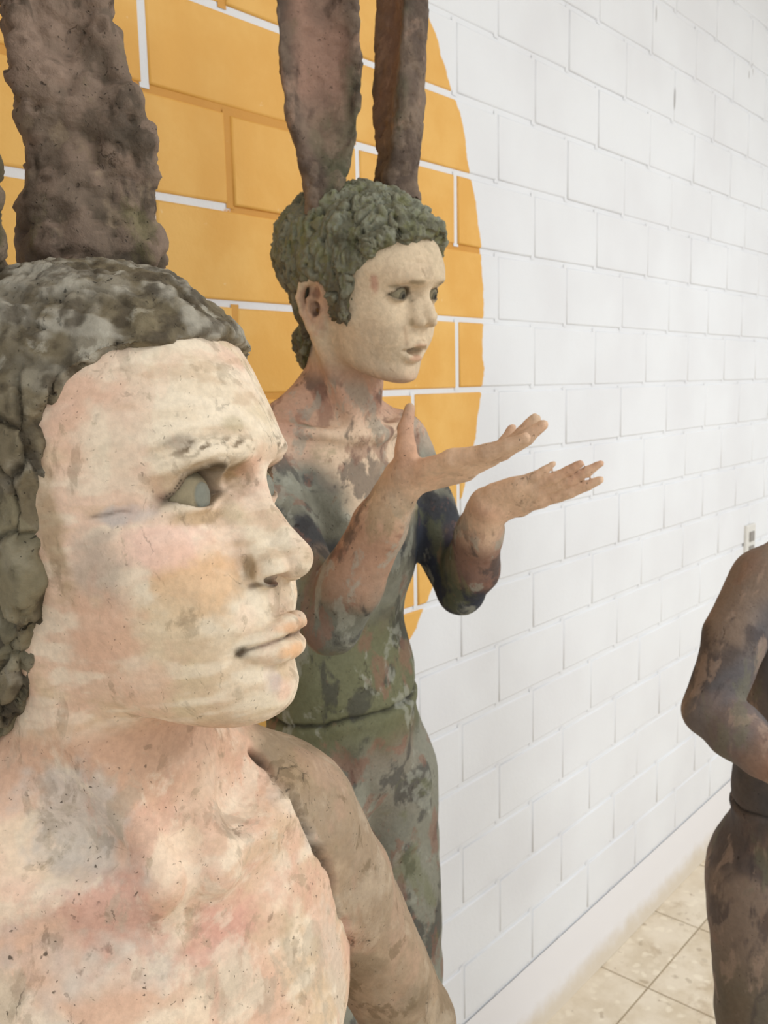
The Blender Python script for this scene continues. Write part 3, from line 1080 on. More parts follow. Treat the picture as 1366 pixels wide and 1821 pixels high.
# body: rose and cream with grey and tan scumble
c = blend(c, srgb(222, 190, 168), body_w * sstep(-.3, .2, n3) * .85)
c = blend(c, srgb(206, 164, 142), body_w * sstep(.02, .25, n2) * .65)
c = blend(c, srgb(190, 182, 170), body_w * sstep(.08, .3, n1) * .7)
c = blend(c, srgb(224, 204, 178), body_w * sstep(.05, .3, -n2) * .7)
arm = np.maximum(sstep(.0, .7, crx) * sstep(5.5, 4.0, PB[:, 2]), sstep(12.5, 13.5, -PB[:, 1]))
c = blend(c, srgb(142, 121, 97), arm * .92)
c = blend(c, srgb(176, 154, 128), arm * sstep(.05, .3, n2) * .7)
c = blend(c, srgb(112, 96, 74), arm * sstep(.05, .3, -n1) * .6)
c = blend(c, srgb(120, 104, 86), sstep(-24, -32, PB[:, 2]) * .9)
c = blend(c, srgb(190, 150, 124), sstep(-10.2, -12.0, hz_) * sstep(-16, -13, hz_) * sstep(8.5, 6, hx_) * .75)   # shade under the jaw, painted in as a tan tone
c = spots(PH, c, [((7.6, -4.0, -4.2), (3, 2.6, 2.2), (206, 164, 120), .70), ((7.6, 4.0, -4.2), (3, 2.6, 2.2), (206, 164, 120), .7),
                  ((6.5, -5.0, -2.3), (3, 2.5, 1.2), (226, 188, 170), .75), ((6.0, -5.2, -6.5), (2.5, 2.5, 2), (212, 190, 158), .6),
                  ((3.5, -6.4, 4.0), (2.5, 2.5, 3.2), (214, 176, 152), .7), ((5.0, -6.0, 2.6), (1.6, 2, 2.0), (224, 210, 186), .7),
                  ((3.6, -6.3, -3.0), (1.5, 2, 2.2), (172, 156, 140), .7), ((3.0, -6.3, -6.5), (2.4, 2.5, 2.5), (206, 166, 140), .8),
                  ((1.6, -6.3, -.5), (.9, 2, 4.0), (150, 128, 96), .7),
                  ((4.8, -5.6, -.75), (1.6, 1.6, .5), (184, 174, 168), .8),
                  ((8.5, -1.5, .35), (1.1, .8, 1.1), (140, 112, 76), .9), ((8.5, 1.5, .35), (1.1, .8, 1.1), (140, 112, 76), .9),  # shadow of the inner eye sockets, painted in olive
                  ((8.9, -.9, .9), (.9, .7, .9), (206, 160, 132), .6),
                  ((7.9, -3.0, 1.15), (1.6, 1.7, .4), (150, 124, 92), .75), ((6.6, -4.5, .5), (1.3, 1.0, .8), (170, 140, 108), .75),
                  ((8.8, -2.0, 3.0), (.9, .8, .5), (160, 146, 114), .5), ((7.6, -4.4, 2.3), (1.0, 1.1, .5), (150, 138, 122), .7),
                  ((7.2, -3.2, -1.2), (1.6, 1.9, .45), (176, 148, 112), .7), ((8.3, -1.7, -1.2), (.8, .7, .9), (196, 178, 146), .6),
                  ((9.7, 0, -7.0), (1.0, 2.1, .45), (208, 164, 128), .9), ((9.4, 0, -8.15), (1.0, 2.2, .5), (212, 166, 124), .9),
                  ((8.55, -2.6, -7.8), (.6, .4, .4), (66, 56, 42), .95), ((8.55, 2.6, -7.8), (.6, .4, .4), (66, 56, 42), .95),
                  ((8.95, -2.0, -3.9), (.5, .3, .8), (134, 112, 80), .85), ((9.1, -1.9, -4.75), (.5, .4, .25), (96, 76, 54), .8), ((9.85, -1.2, -4.62), (.9, .8, .42), (54, 42, 32), .97),
                  ((9.4, -1.3, -9.5), (.8, .9, 1.1), (190, 178, 170), .75), ((9.2, -.6, -10.2), (.6, .6, .6), (222, 184, 160), .7),
                  ((9.0, -2.6, -6.2), (.8, .8, 1.2), (222, 196, 172), .6), ((4.0, -5.0, -9.0), (2, 2, 2), (210, 172, 146), .6)])
c = blend(c, srgb(190, 154, 128), sstep(1.5, 4.0, PB[:, 2] + 1.5 * n1) * body_w * sstep(8, 5, np.abs(PB[:, 1])) * (.45 + .35 * sstep(-.1, .2, n2)) * (1 - arm))  # neck shade painted into the colour, darker tan over the throat
# painted lid lines, brow strokes, the crack beside the eye
for sg in (-1, 1):
    t_ = (hy_ * sg - 3.05 + .05) / 1.62
    pr_ = 1 - t_ * t_
    zu_, zl_ = -.2 - .05 * t_ + 1.22 * pr_, -.2 - .05 * t_ - .52 * pr_
    inn = np.exp(-(t_ / 1.12) ** 6) * (hx_ > 5.6)
    c = blend(c, srgb(70, 56, 38), np.exp(-((hz_ - zu_ - .08) / .2) ** 2) * inn * sstep(-1.3, -.2, t_) * .95)
    c = blend(c, srgb(96, 80, 56), np.exp(-((hz_ - zl_ - .02) / .12) ** 2) * inn * .75)
    c = blend(c, srgb(60, 48, 34), np.exp(-((t_ - 1.0) / .22) ** 2 - ((hz_ + .2) / .3) ** 2) * (hx_ > 4.5) * .85)
    bz = 2.05 - .05 * (np.abs(hy_) - 3) ** 2
    stroke = sstep(-.05, .25, fbm(np.stack([hy_ * .8 + hz_ * 1.2, hz_ * 3 - hy_ * 1.4, hx_], 1), 1.5, 3, 58))
    c = blend(c, srgb(104, 86, 64), np.exp(-((hz_ - bz) / .42) ** 2) * (hy_ * sg > 1.1) * sstep(5.6, 4.2, hy_ * sg) * (hx_ > 5) * stroke * .9)
ml = np.interp(np.abs(hy_), [0, .9, 1.8, 2.6], [-7.5, -7.53, -7.66, -7.82])
c = blend(c, srgb(78, 62, 46), np.exp(-((hz_ - ml) / .12) ** 2) * (hx_ > 8) * (np.abs(hy_) < 2.7) * .85)
scz = hz_ - (-.62 + .05 * np.sin(hx_ * 3.1) + .14 * vnoise(PH, 1.2, 59))
scar = np.exp(-(scz / .09) ** 2) * sstep(3.4, 3.8, hx_) * sstep(5.6, 5.0, hx_) * (hy_ < -3.5)
c = blend(c, srgb(96, 78, 62), scar * .6)
c = spots(PB, c, [((-.5, -4.5, -.5), (2.0, 3.2, 3.0), (194, 142, 122), .7), ((.5, 1.5, -3.5), (2, 3, 2.0), (190, 136, 122), .65),
                  ((-3, -5, 4), (3, 3, 4), (192, 184, 174), .7), ((0, -9, -1), (3, 2.5, 3), (176, 160, 150), .7),
                  ((2, -2, -15), (3, 9, 1.8), (146, 124, 102), .7), ((1.5, 6, -4.5), (2, 1.4, 2.5), (138, 120, 86), .5),
                  ((0, 9.8, -10), (3, 1.5, 6), (196, 182, 164), .6), ((-3, 9.5, 2), (2.5, 2.5, 2), (150, 128, 100), .8)])
c = blend(c, srgb(60, 50, 36), crack * .9)
c = np.clip(c * 1.08, 0, .9)
wear = np.stack([(.40 + .60 * body_w) * (1 - .7 * arm), .5 + .5 * arm, .55 + .45 * body_w], 1)
M_WSKIN = clay('foreground_clay_skin', [(srgb(172, 158, 138), 30, .55, .62, .5, 'R'), (srgb(206, 160, 138), 20, .53, .62, .55, 'R'),
                                        (srgb(112, 94, 70), 46, .58, .64, .6, 'G'), (srgb(228, 212, 188), 26, .55, .63, .5, 'R'),
                                        (srgb(146, 130, 104), 60, .63, .69, .4, None), (srgb(112, 92, 72), 34, .65, .69, .5, 'R')], pit=srgb(58, 48, 36), bump=.22)
fig = empty('clay_figure', base)
tag(fig, 'pale pink clay figure in the foreground with hare ears, gazing right in profile', 'sculpture', 'clay figures standing along the block wall')
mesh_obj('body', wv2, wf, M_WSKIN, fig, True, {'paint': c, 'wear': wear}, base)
# blank pale eyeballs
for s in (-1, 1):
    V, Fc, th, n_ = uv_ball(WH.wld((6.1, s * 3.05, -.2)), 1.49 * WH.s, WH.R @ np.array([.93, .10 + s * .05, -.03]), dimple=.03)
    ce = np.tile(np.array(srgb(140, 128, 102), F32), (len(V), 1))
    k_ = int((th < .5).sum()) * n_ + 1
    ce[:k_] = srgb(122, 122, 110)
    r0 = int((th < .47).sum()) * n_ + 1
    ce[r0:k_] = srgb(84, 78, 62)
    mesh_obj('eyeball', V, Fc, M_WSKIN, fig, True, {'paint': ce, 'wear': ce * 0 + .15}, base)

# hair: slabs and dabs of clay
hv, hf = mesh_sdf(hair_sdf(wspec), WH.o - np.array([.155, .155, .185]), WH.o + .165, .0014)
hn = vnormals(hv, hf)
hp = np.stack(WH.to(hv[:, 0], hv[:, 1], hv[:, 2]), 1)
q = hp * np.array([1, 1, .6], F32)
wp = q + .8 * np.stack([vnoise(hp, .45, 61), vnoise(hp, .45, 62), vnoise(hp, .45, 63)], 1)
f1, f2, cid = worley(wp, .36, 65, True)
edge = f2 - f1
db, dr = dabs(wp, .5, (601, 611, 621), .2)
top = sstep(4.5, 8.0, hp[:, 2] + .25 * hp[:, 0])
dd = (.0070 * (cid - .5) + .0040 * sstep(.0, .16, edge) + .0034 * db - .0048) * (1 - .75 * top)
smear = fbm(hp * np.array([.35, 1.2, 1.0], F32), .9, 4, 66)
dd += .0028 * smear * (.4 + .8 * top) + .0014 * fbm(hp, 2.2, 4, 71)
f1b, f2b = worley(hp + .3 * wp, 1.3, 70)
dd -= .0030 * sstep(.32, .12, f1b) * sstep(.0, .4, fbm(hp, .5, 2, 72))
hv2 = hv + hn * (dd * sstep(-.5, .7, whair(hp[:, 0], hp[:, 1], hp[:, 2])))[:, None]
hc = np.tile(np.array(srgb(110, 99, 78), F32), (len(hv), 1))
m1, m2 = fbm(hp, .5, 4, 75), fbm(hp, 1.1, 4, 76)
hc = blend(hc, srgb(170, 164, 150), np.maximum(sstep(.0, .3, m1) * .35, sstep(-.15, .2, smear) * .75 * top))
hc = blend(hc, srgb(74, 64, 49), sstep(.05, .35, m2) * .75)
hc = blend(hc, srgb(122, 118, 84), sstep(.1, .4, fbm(hp, .35, 3, 78)) * .5 * (1 - top))
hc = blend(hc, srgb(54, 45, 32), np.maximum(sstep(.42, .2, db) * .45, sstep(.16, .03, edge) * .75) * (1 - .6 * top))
hc = blend(hc, srgb(134, 126, 100), sstep(.55, .9, dr) * .45 * (1 - top))
M_WHAIR = clay('foreground_clay_hair', [(srgb(60, 52, 40), 40, .54, .66, .6, None), (srgb(186, 180, 164), 46, .60, .70, .55, 'R'),
                                        (srgb(130, 118, 92), 24, .56, .66, .5, None)], pit=srgb(34, 28, 20), bump=.5)
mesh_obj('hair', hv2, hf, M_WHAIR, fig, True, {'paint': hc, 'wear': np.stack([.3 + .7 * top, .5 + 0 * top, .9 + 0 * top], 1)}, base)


# hare ears
def make_ear(fig, base, pts, widths, thick, side, fwd, open_, mat, cols, seed, lump=.004, inside=None):
    V, Fc = loft_ear(pts, widths, thick, side, fwd, open_)
    nn = vnormals(V, Fc)
    dv = lump * 1.1 * fbm(V, 42, 4, seed) + lump * 1.1 * fbm(V, 16, 2, seed + 1)
    db_, dr_ = dabs(V * np.array([1, 1, .75], F32), 62, (seed + 2, seed + 12, seed + 22), .2)
    dv += lump * .95 * (db_ - .55)
    g1, g2 = worley(V, 95, seed + 5)
    dv -= lump * .45 * sstep(.3, .1, g1)
    V2 = V + nn * dv[:, None]
    cc = np.tile(np.array(srgb(*cols[0]), F32), (len(V), 1))
    a1, a2, a3 = fbm(V, 18, 4, seed + 7), fbm(V, 30, 4, seed + 8), fbm(V, 9, 3, seed + 9)
    cc = blend(cc, srgb(*cols[1]), sstep(.02, .3, a1) * .8)
    cc = blend(cc, srgb(*cols[2]), sstep(.05, .35, a2) * .8)
    cc = blend(cc, srgb(*cols[3]), sstep(.08, .3, a3) * .7)
    cc = blend(cc, srgb(*cols[1]), sstep(.4, .2, db_) * .5)
    cc = blend(cc, srgb(*cols[2]), sstep(.6, .9, dr_) * .5)
    if inside:
        fc = (nn @ np.asarray(fwd, float)).astype(F32)
        hgt = (V[:, 2] - V[:, 2].min()) / (V[:, 2].max() - V[:, 2].min())
        rel = V - np.asarray(pts[0], F32)
        lat = np.abs((V - np.stack([np.interp(V[:, 2], [p[2] for p in pts], [p[i] for p in pts]) for i in range(3)], 1)) @ np.asarray(side, float)).astype(F32)
        w = sstep(.2, .7, fc) * sstep(.10, .3, hgt) * sstep(.034, .012, lat + .01 * a2)
        cc = blend(cc, srgb(*inside), w * (.45 + .4 * sstep(-.2, .25, a1)))
    mesh_obj('hare_ear', V2, Fc, mat, fig, True, {'paint': cc, 'wear': cc * 0 + .8}, base)


M_WEAR = clay('foreground_clay_ears', [(srgb(58, 49, 38), 34, .54, .64, .65, None), (srgb(140, 122, 100), 40, .58, .68, .6, None),
                                       (srgb(108, 102, 68), 22, .58, .68, .55, None)], pit=srgb(34, 28, 22), bump=.6)
WEARC = [(104, 89, 75), (68, 58, 44), (142, 120, 104), (92, 86, 58)]
sd = CR * .93 + FW * .36; sd = sd / np.linalg.norm(sd)
fd = np.cross(sd, [0, 0, 1]); fd /= np.linalg.norm(fd)
up = np.array([0, 0, 1.])
e0 = at(172, 480, float((WH.wld((-2.0, 3.6, 11)) - CAM) @ FW))
make_ear(fig, base, [e0 - up * .03, e0 + up * .02, e0 + up * .06 + sd * .001, e0 + up * .11 - sd * .008, e0 + up * .16 - sd * .013, e0 + up * .24 - sd * .018, e0 + up * .34 - sd * .02],
         [.070, .073, .074, .071, .062, .056, .056, .054, .046, .03, .008], [.034, .036, .034, .030, .026, .02, .012], sd, fd, .16, M_WEAR, WEARC, 81, .0075)
e1 = at(-100, 470, float((WH.wld((-2.6, -3.8, 11)) - CAM) @ FW))
make_ear(fig, base, [e1 - up * .03, e1 + up * .02, e1 + up * .06 + sd * .002, e1 + up * .11 - sd * .004, e1 + up * .18 - sd * .010, e1 + up * .26 - sd * .018, e1 + up * .36 - sd * .02],
         [.050, .046, .046, .050, .056, .058, .058, .054, .046, .03, .008], [.034, .036, .034, .030, .026, .02, .012], sd, fd, .16, M_WEAR, WEARC, 181, .0075)



# ================================================================== figure holding out both palms
CH = Frame((.6922, .6246, 1.5140), math.radians(-88), math.radians(-12), math.radians(3), .84)
CB = Frame((.6940, .6330, 1.3620), math.radians(-93), math.radians(2), 0, .86)
cq = dict(
    front=[5.2, 6.7, 7.4, 7.45, 7.4, 7.7, 8.0, 8.2, 8.2, 8.05, 7.85, 7.7, 7.8, 8.2, 8.7, 8.85, 8.6],
    width=[3.0, 3.8, 4.5, 5.0, 5.35, 5.7, 5.95, 6.15, 6.35, 6.45, 6.5, 6.5, 6.5, 6.6, 6.8, 6.9, 7.0],
    chin=-11.9, jaw=.36, n=2.05, back=8.0, cran=((-2.8, 0, 3.1), (11.4, 7.5, 7.4)),
    bumps=[((6.2, 4.4, -2.4), (2.2, 1.9, 1.6), .30), ((7.0, 3.4, -5.0), (2.0, 1.8, 1.8), .25),
           ((8.2, 2.2, 1.7), (2.0, 1.6, .7), .35), ((7.6, 4.2, 1.2), (1.6, 1.2, .6), .15),
           ((7.6, 3.0, -.1), (2.0, 1.6, 1.1), -.85), ((8.0, 1.5, .1), (1.2, .7, .9), -.7),
           ((8.6, 2.0, 3.6), (1.2, 1.6, .22), -.10), ((8.6, 1.8, 4.4), (1.2, 1.4, .2), -.08),
           ((8.2, 2.1, -4.3), (1.4, .4, 1.2), -.18), ((7.6, 0, -9.9), (1.8, 1.5, 1.1), .22),
           ((8.9, 0, -4.7), (1.0, .28, .6), -.12), ((8.0, 0, -8.3), (.9, 1.4, .45), -.2)],
    nose=([(7.85, 0, .9), (8.0, 0, -.3), (8.5, 0, -1.2), (9.15, 0, -2.25)], [.5, .5, .6, .9], (7.9, 1.05, -2.2),
          (8.45, 1.05, -2.95), (1.0, .75, .72), (8.95, .65, -3.6), (.5, .3, .4)),
    eye=(6.0, 3.0, -.1), er=1.3, ap=(1.42, .80, .52, -.12, 0.0),
    lips=dict(up=[(8.45, 0, -5.65), (8.45, .4, -5.5), (8.05, 1.1, -5.8), (7.6, 1.7, -6.15), (7.15, 2.25, -6.5)], upr=[.38, .4, .36, .28, .15],
              lo=[(7.65, 0, -7.45), (7.55, .8, -7.4), (7.3, 1.5, -7.05), (7.1, 2.2, -6.6)], lor=[.5, .48, .36, .15],
              slit=[(8.8, 0, -6.5), (8.2, 1.0, -6.5), (7.6, 1.9, -6.5), (7.4, 2.2, -6.52)], slr=[.3, .28, .22, .15],
              cav=((8.1, 0, -6.5), (1.7, 1.6, .62))),
    ear=(-2.9, 5.9, -2.8), lid=.2, crease=(.40, .15, .16),
)
cn_top = CB.loc(CH.wld((-2.8, 0, -4.5))); cn_mid = CB.loc(CH.wld((-3.4, 0, -9.0)))
cscmR, cscmL = CB.loc(CH.wld((-3.0, -5.2, -6.5))), CB.loc(CH.wld((-3.0, 5.2, -6.5)))
LEGC = -CB.o[2] / CB.s
L_ = lambda x, y, d: tuple(CB.loc(at(x, y, d)))
R_el, R_wr = L_(588, 1112, .845), L_(716, 852, .790)
L_el, L_wr = L_(820, 1050, 1.03), L_(866, 902, .930)
vec = lambda v: (np.asarray(v) @ CB.R)
R_dir = vec(at(965, 790, .725) - at(716, 852, .790)); L_dir = vec(at(1062, 830, .865) - at(866, 902, .930))
R_nrm = vec(CU * .97 + FW * .22); L_nrm = vec(CU * .70 + FW * .70)
R_up, L_up = (-7.4, -12.6, -1.8), (-7.4, 12.6, -1.8)
midp = lambda a, b, t, o=(0, 0, 0): tuple(np.array(a) * (1 - t) + np.array(b) * t + np.array(o))
waist_z = -34.5


def waist_groove(x, y, z):
    P = np.stack([x, y, z], 1)
    w = z - (waist_z + .05 * y + .35 * vnoise(P, .35, 90) + .18 * vnoise(P, 1.0, 91))
    return (.55 * np.exp(-(w / .28) ** 2) - .28 * np.exp(-((w + .9) / .8) ** 2)).astype(F32)


ctor = torso_parts()
ctor[0] = ('e', (-7.0, 0, -13), (8.6, 12.2, 15.0), 4, False)
ctor[1] = ('c', ((-6.8, 0, -1.4), (-7.2, 11.2, -1.8)), (4.4, 3.9), 4.0, True)
ctor[2] = ('c', ((-7.0, 2.5, 5.5), (-7.6, 10.5, .4)), (2.6, 2.3), 3.0, True)
ctor[4] = ('e', (-8.2, 0, -42.5), (8.8, 12.8, 9.0), 4, False)
ctor[5] = ('e', (-12.0, 5.6, -46), (6.8, 6.6, 7.2), 3, True)
cb = dict(
    torso=ctor,
    bumps=[((1.5, 5.8, -9.0), (3.5, 3.8, 3.4), 1.0, True), ((1.8, 6.2, -9.6), (1.2, .7, .7), .5, True), ((1.2, 0, -1.4), (1.4, 1.5, 1.5), -.7, False), ((1.5, 0, -12), (3, 1.2, 8), -.4, False),
           ((1.0, 0, -37), (3.5, 5.5, 4), 1.0, False), ((-.5, 6.5, -42), (3, 1.3, 3.5), -.9, True), ((.2, 3.2, -46), (3, 1.2, 3), -.7, True)],
    neck=([(-6.4, 0, -3), tuple(cn_mid), tuple(cn_top)], [4.9, 4.4, 4.7]),
    cords=[([tuple(cscmR), (-.7, -1.4, .1)], [1.1, .7], 1.3), ([tuple(cscmL), (-.7, 1.4, .1)], [1.1, .7], 1.3),
           ([(-.5, -1.3, -.2), (-1.8, -6.0, .4), (-5.2, -11.6, 1.4)], [.8, .75, .8], 1.4),
           ([(-.5, 1.3, -.2), (-1.8, 6.0, .4), (-5.2, 11.6, 1.4)], [.8, .75, .8], 1.4)],
    limbs=[([R_up, midp(R_up, R_el, .45, (-.4, -.3, 0)), R_el], [4.2, 3.9, 3.3], 1.6),
           ([R_el, midp(R_el, R_wr, .32, (0, -.4, -.3)), midp(R_el, R_wr, .7), R_wr], [3.2, 3.5, 2.8, 2.2], .8),
           ([L_up, midp(L_up, L_el, .45, (-.4, .3, 0)), L_el], [4.2, 3.9, 3.3], 1.6),
           ([L_el, midp(L_el, L_wr, .32, (0, .4, -.3)), midp(L_el, L_wr, .7), L_wr], [3.2, 3.6, 2.9, 2.3], .8)]
    + leg_parts((-8.2, -48), (-7.2, (-48 + LEGC + 7) / 2), (-9.2, LEGC + 7.5), 7.4, .95),
    hands=[hand_prims(R_wr, R_dir, R_nrm, -1, .88, [(-6, 8, 6), (0, 14, 9), (8, 20, 12), (16, 26, 14)], .5,
                      [(1.0, 1.6, .6), (2.2, 2.8, 2.3), (2.8, 3.4, 4.7), (3.5, 3.2, 7.0)], fat=1.15),
           hand_prims(L_wr, L_dir, L_nrm, 1, .80, [(-3, 6, 4), (2, 8, 5), (-1, 9, 5), (4, 11, 6)], .10, fat=1.06, fl=(1.04, 1.0, .86, .76))],
    grooves=[waist_groove],
)


def chair(x, y, z):
    ay = np.abs(y)
    xh = np.interp(z, [-13, -9.5, -7.5, -4.6, -4.0, -3.4, -.9, 1.5, 3.4, 5.2, 6.4, 7.2, 8.0], [-7, -6.0, -5.2, -4.5, 1.8, 2.4, 2.6, 2.9, 4.3, 6.3, 7.9, 9.3, 12]).astype(F32)
    P = np.stack([x, y, z], 1)
    xh = xh + F32(.5) * vnoise(P, .7, 103) + F32(.3) * vnoise(P, 1.6, 105)
    mk = sstep(-.3, .3, (xh - x) * .8)
    er = ((x + 2.7) / 2.5) ** 2 + ((z + 2.9) / 3.4) ** 2
    mk = mk * sstep(.75, 1.25, er + 9 * (ay < 3))
    thick = .8 + .25 * sstep(4, 9, z) + .3 * sstep(6, 8.5, x)
    return (-1.2 + mk * (1.2 + thick + .3 * vnoise(P, .5, 108) + .2 * vnoise(P, 1.1, 109))).astype(F32)


cspec = dict(head=CH, body=CB, hq=cq, bq=cb, hairt=chair, zcut=1.375, over=.12, hbx=.125, hh=.0013, hb=.0026, hk=.012, nape=((-4.6, 0, -3), (-5.2, 0, -8.0), 5.0, 4.3),
             box=((.36, .22, -.01), (1.10, .88, 1.70)))
#@MESH
cv, cf, cn = body_mesh(cspec)
cbase = (float(CB.o[0]), float(CB.o[1]) + .06, 0)
PH = np.stack(CH.to(cv[:, 0], cv[:, 1], cv[:, 2]), 1)
PB = np.stack(CB.to(cv[:, 0], cv[:, 1], cv[:, 2]), 1)
isface = sstep(-12.5, -10.5, PH[:, 2]) * sstep(1.375, 1.40, cv[:, 2])
rough_ = 1 - .75 * isface
dd = .0012 * fbm(cv, 45, 4, 121) * (.2 + rough_) + .0018 * fbm(cv, 17, 2, 122) * rough_
cv2 = cv + cn * dd[:, None]
cw_ = cv + .014 * np.stack([vnoise(cv, 28, 155), vnoise(cv, 28, 156), vnoise(cv, 28, 157)], 1)
n1, n2, n3 = fbm(cw_, 12, 5, 151), fbm(cw_, 22, 5, 152), fbm(cw_, 7, 4, 153)
xx, yy, zz = PB[:, 0], PB[:, 1], PB[:, 2]
zn = zz + 3.0 * n1
c = np.tile(np.array(srgb(122, 120, 106), F32), (len(cv), 1))
c = blend(c, srgb(80, 80, 78), sstep(-.02, .2, n2) * .8)
c = blend(c, srgb(146, 146, 132), sstep(.04, .25, -n1) * .7)
c = blend(c, srgb(128, 96, 84), sstep(.1, .3, n3) * .6)
c = blend(c, srgb(104, 104, 74), sstep(-20, -26, zn) * sstep(-44, -36, zn) * .85)       # green belly
c = blend(c, srgb(122, 92, 78), sstep(-12, -16, zn) * sstep(-26, -20, zn) * sstep(-.1, .3, n3) * .6)
c = blend(c, srgb(134, 132, 118), sstep(-38, -44, zn) * .8)                                # legs
c = blend(c, srgb(104, 92, 80), sstep(-50, -60, zn) * sstep(-.1, .3, n1) * .7)
c = blend(c, srgb(58, 58, 62), sstep(-3, -7, zn) * sstep(-18, -12, zn) * sstep(1.0, 3.0, np.abs(yy) + 2 * n2) * sstep(-5, -1, xx + 3 * n1) * sstep(-.3, .1, n2) * .9)  # dark chest
# cream throat and chest triangle, pink over the shoulders
tri = sstep(-13, -9, zz + .9 * np.abs(yy) * -1 + 5 + 2.5 * n2) * (xx > -8)
c = blend(c, srgb(206, 172, 148), sstep(-4.5, -1.0, zz + 1.8 * n1) * .9)
c = blend(c, srgb(222, 196, 168), sstep(8.0, 4.5, np.abs(yy - .5) - .28 * (zz + 6) + 2.5 * n1) * sstep(-13, -9, zz + 2 * n2) * sstep(-6, -2, xx) * .9)
c = blend(c, srgb(196, 150, 128), sstep(-.5, 1.5, zz) * sstep(-.1, .3, n2) * .6)
# arms: shade from slate elbow to sand hand


def seg_t(P, a, b):
    a = np.array(a, F32); b = np.array(b, F32); d = b - a
    t = np.clip(((P - a) @ d) / (d @ d), -.3, 2.6)
    return t, np.linalg.norm(P - a - np.clip(t, 0, 1.5)[:, None] * d, axis=1)


handm = np.zeros(len(cv), F32)
for (a, b, dk, md) in ((R_el, R_wr, (112, 112, 100), (168, 132, 108)), (L_el, L_wr, (54, 50, 54), (134, 104, 90))):
    t, r = seg_t(PB, a, b)
    w = sstep(6.8, 4.8, r) * sstep(-.25, .05, t)
    far = sstep(15, 13, r) * sstep(.97, 1.03, t)
    w = np.maximum(w, far)
    ca = blend(np.tile(np.array(srgb(*dk), F32), (len(cv), 1)), srgb(*md), sstep(.15, .6, t + .25 * n2))
    ca = blend(ca, srgb(222, 188, 158), sstep(.6, 1.0, t + .2 * n2))
    ca = blend(ca, srgb(200, 154, 126), sstep(.9, 1.1, t) * sstep(.0, .3, n1) * .7)
    c = c + (ca - c) * w[:, None]
    handm = np.maximum(handm, w * sstep(.7, 1.0, t))
t, r = seg_t(PB, L_up, L_el)
c = blend(c, srgb(44, 50, 64), sstep(6.5, 5.0, r) * sstep(.3, .7, t + .2 * n1) * sstep(1.35, 1.1, t) * .8)
# face
fw_ = isface
cf_ = np.tile(np.array(srgb(214, 192, 162), F32), (len(cv), 1))
cf_ = blend(cf_, srgb(200, 172, 142), sstep(-.05, .3, n1) * .5)
cf_ = blend(cf_, srgb(196, 160, 134), sstep(-7, -11, PH[:, 2]) * .5)
c = c + (cf_ - c) * fw_[:, None]
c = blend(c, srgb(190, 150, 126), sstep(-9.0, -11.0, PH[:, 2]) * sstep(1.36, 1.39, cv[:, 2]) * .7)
c = spots(PH, c, [((7.2, -3.0, -.1), (1.6, 1.9, .95), (126, 114, 92), .8), ((7.2, 3.0, -.1), (1.6, 1.9, .95), (126, 114, 92), .8),
                  ((8.2, -2.2, 1.5), (1.4, 1.3, .4), (150, 134, 108), .8), ((7.2, -4.2, .7), (1.4, 1.2, .35), (150, 134, 108), .75), ((8.2, 2.2, 1.5), (1.4, 1.3, .4), (150, 134, 108), .8),
                  ((5.0, -5.6, 1.6), (.6, .8, 2.0), (186, 140, 120), .75), ((8.1, 0, -7.4), (1, 1.7, .5), (196, 152, 124), .8), ((8.6, 0, -5.7), (1, 1.7, .35), (200, 158, 130), .6),
                  ((7.6, 0, -6.5), (2.0, 1.9, .45), (44, 34, 26), .9), ((8.0, -1.8, -3.1), (.5, .35, .6), (164, 144, 114), .7), ((8.9, -.65, -3.6), (.5, .3, .35), (80, 64, 48), .9),
                  ((-2.9, -6.6, -2.8), (3.0, 2.0, 3.8), (198, 160, 134), .85), ((-2.7, -6.4, -3.2), (1.0, .9, 1.2), (84, 58, 44), .85),
                  ((-2.7, -6.5, -1.2), (.8, .9, 1.0), (120, 80, 64), .7)])
hm = np.clip(fw_ + handm, 0, 1)
for sg in (-1, 1):
    t_ = (PH[:, 1] * sg - 3.0) / 1.42
    pr_ = 1 - t_ * t_
    zu_, zl_ = -.1 - .12 * t_ + .80 * pr_, -.1 - .12 * t_ - .52 * pr_
    inn = np.exp(-(t_ / 1.12) ** 6) * (PH[:, 0] > 5.4)
    c = blend(c, srgb(66, 54, 40), np.exp(-((PH[:, 2] - zu_ - .06) / .2) ** 2) * inn * .85)
    c = blend(c, srgb(96, 80, 60), np.exp(-((PH[:, 2] - zl_) / .15) ** 2) * inn * .7)
fold = np.exp(-((PH[:, 1] + 2.25 + .35 * (PH[:, 2] + 5)) / .3) ** 2) * sstep(-6.5, -5.5, PH[:, 2]) * sstep(-3.2, -4.0, PH[:, 2]) * (PH[:, 0] > 6)
c = blend(c, srgb(160, 130, 104), fold * .5)
wear = np.stack([1 - .8 * hm, 1 - .8 * hm, .9 - .75 * fw_], 1)
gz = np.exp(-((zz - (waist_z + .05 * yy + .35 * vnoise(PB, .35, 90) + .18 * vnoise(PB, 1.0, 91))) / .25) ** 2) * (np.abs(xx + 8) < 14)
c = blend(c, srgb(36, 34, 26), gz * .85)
M_CSKIN = clay('presenting_figure_clay', [(srgb(56, 54, 54), 22, .53, .59, .65, 'R'), (srgb(136, 98, 82), 26, .55, .61, .55, 'R'),
                                          (srgb(158, 158, 144), 30, .55, .61, .55, 'G'), (srgb(110, 112, 76), 16, .57, .65, .45, 'G'),
                                          (srgb(120, 96, 76), 60, .64, .72, .45, None)], pit=srgb(44, 34, 28), bump=.3, size=1.3)
cfig = empty('clay_figure', cbase)
tag(cfig, 'hare-eared clay figure holding out both open palms before the orange disc', 'sculpture', 'clay figures standing along the block wall')
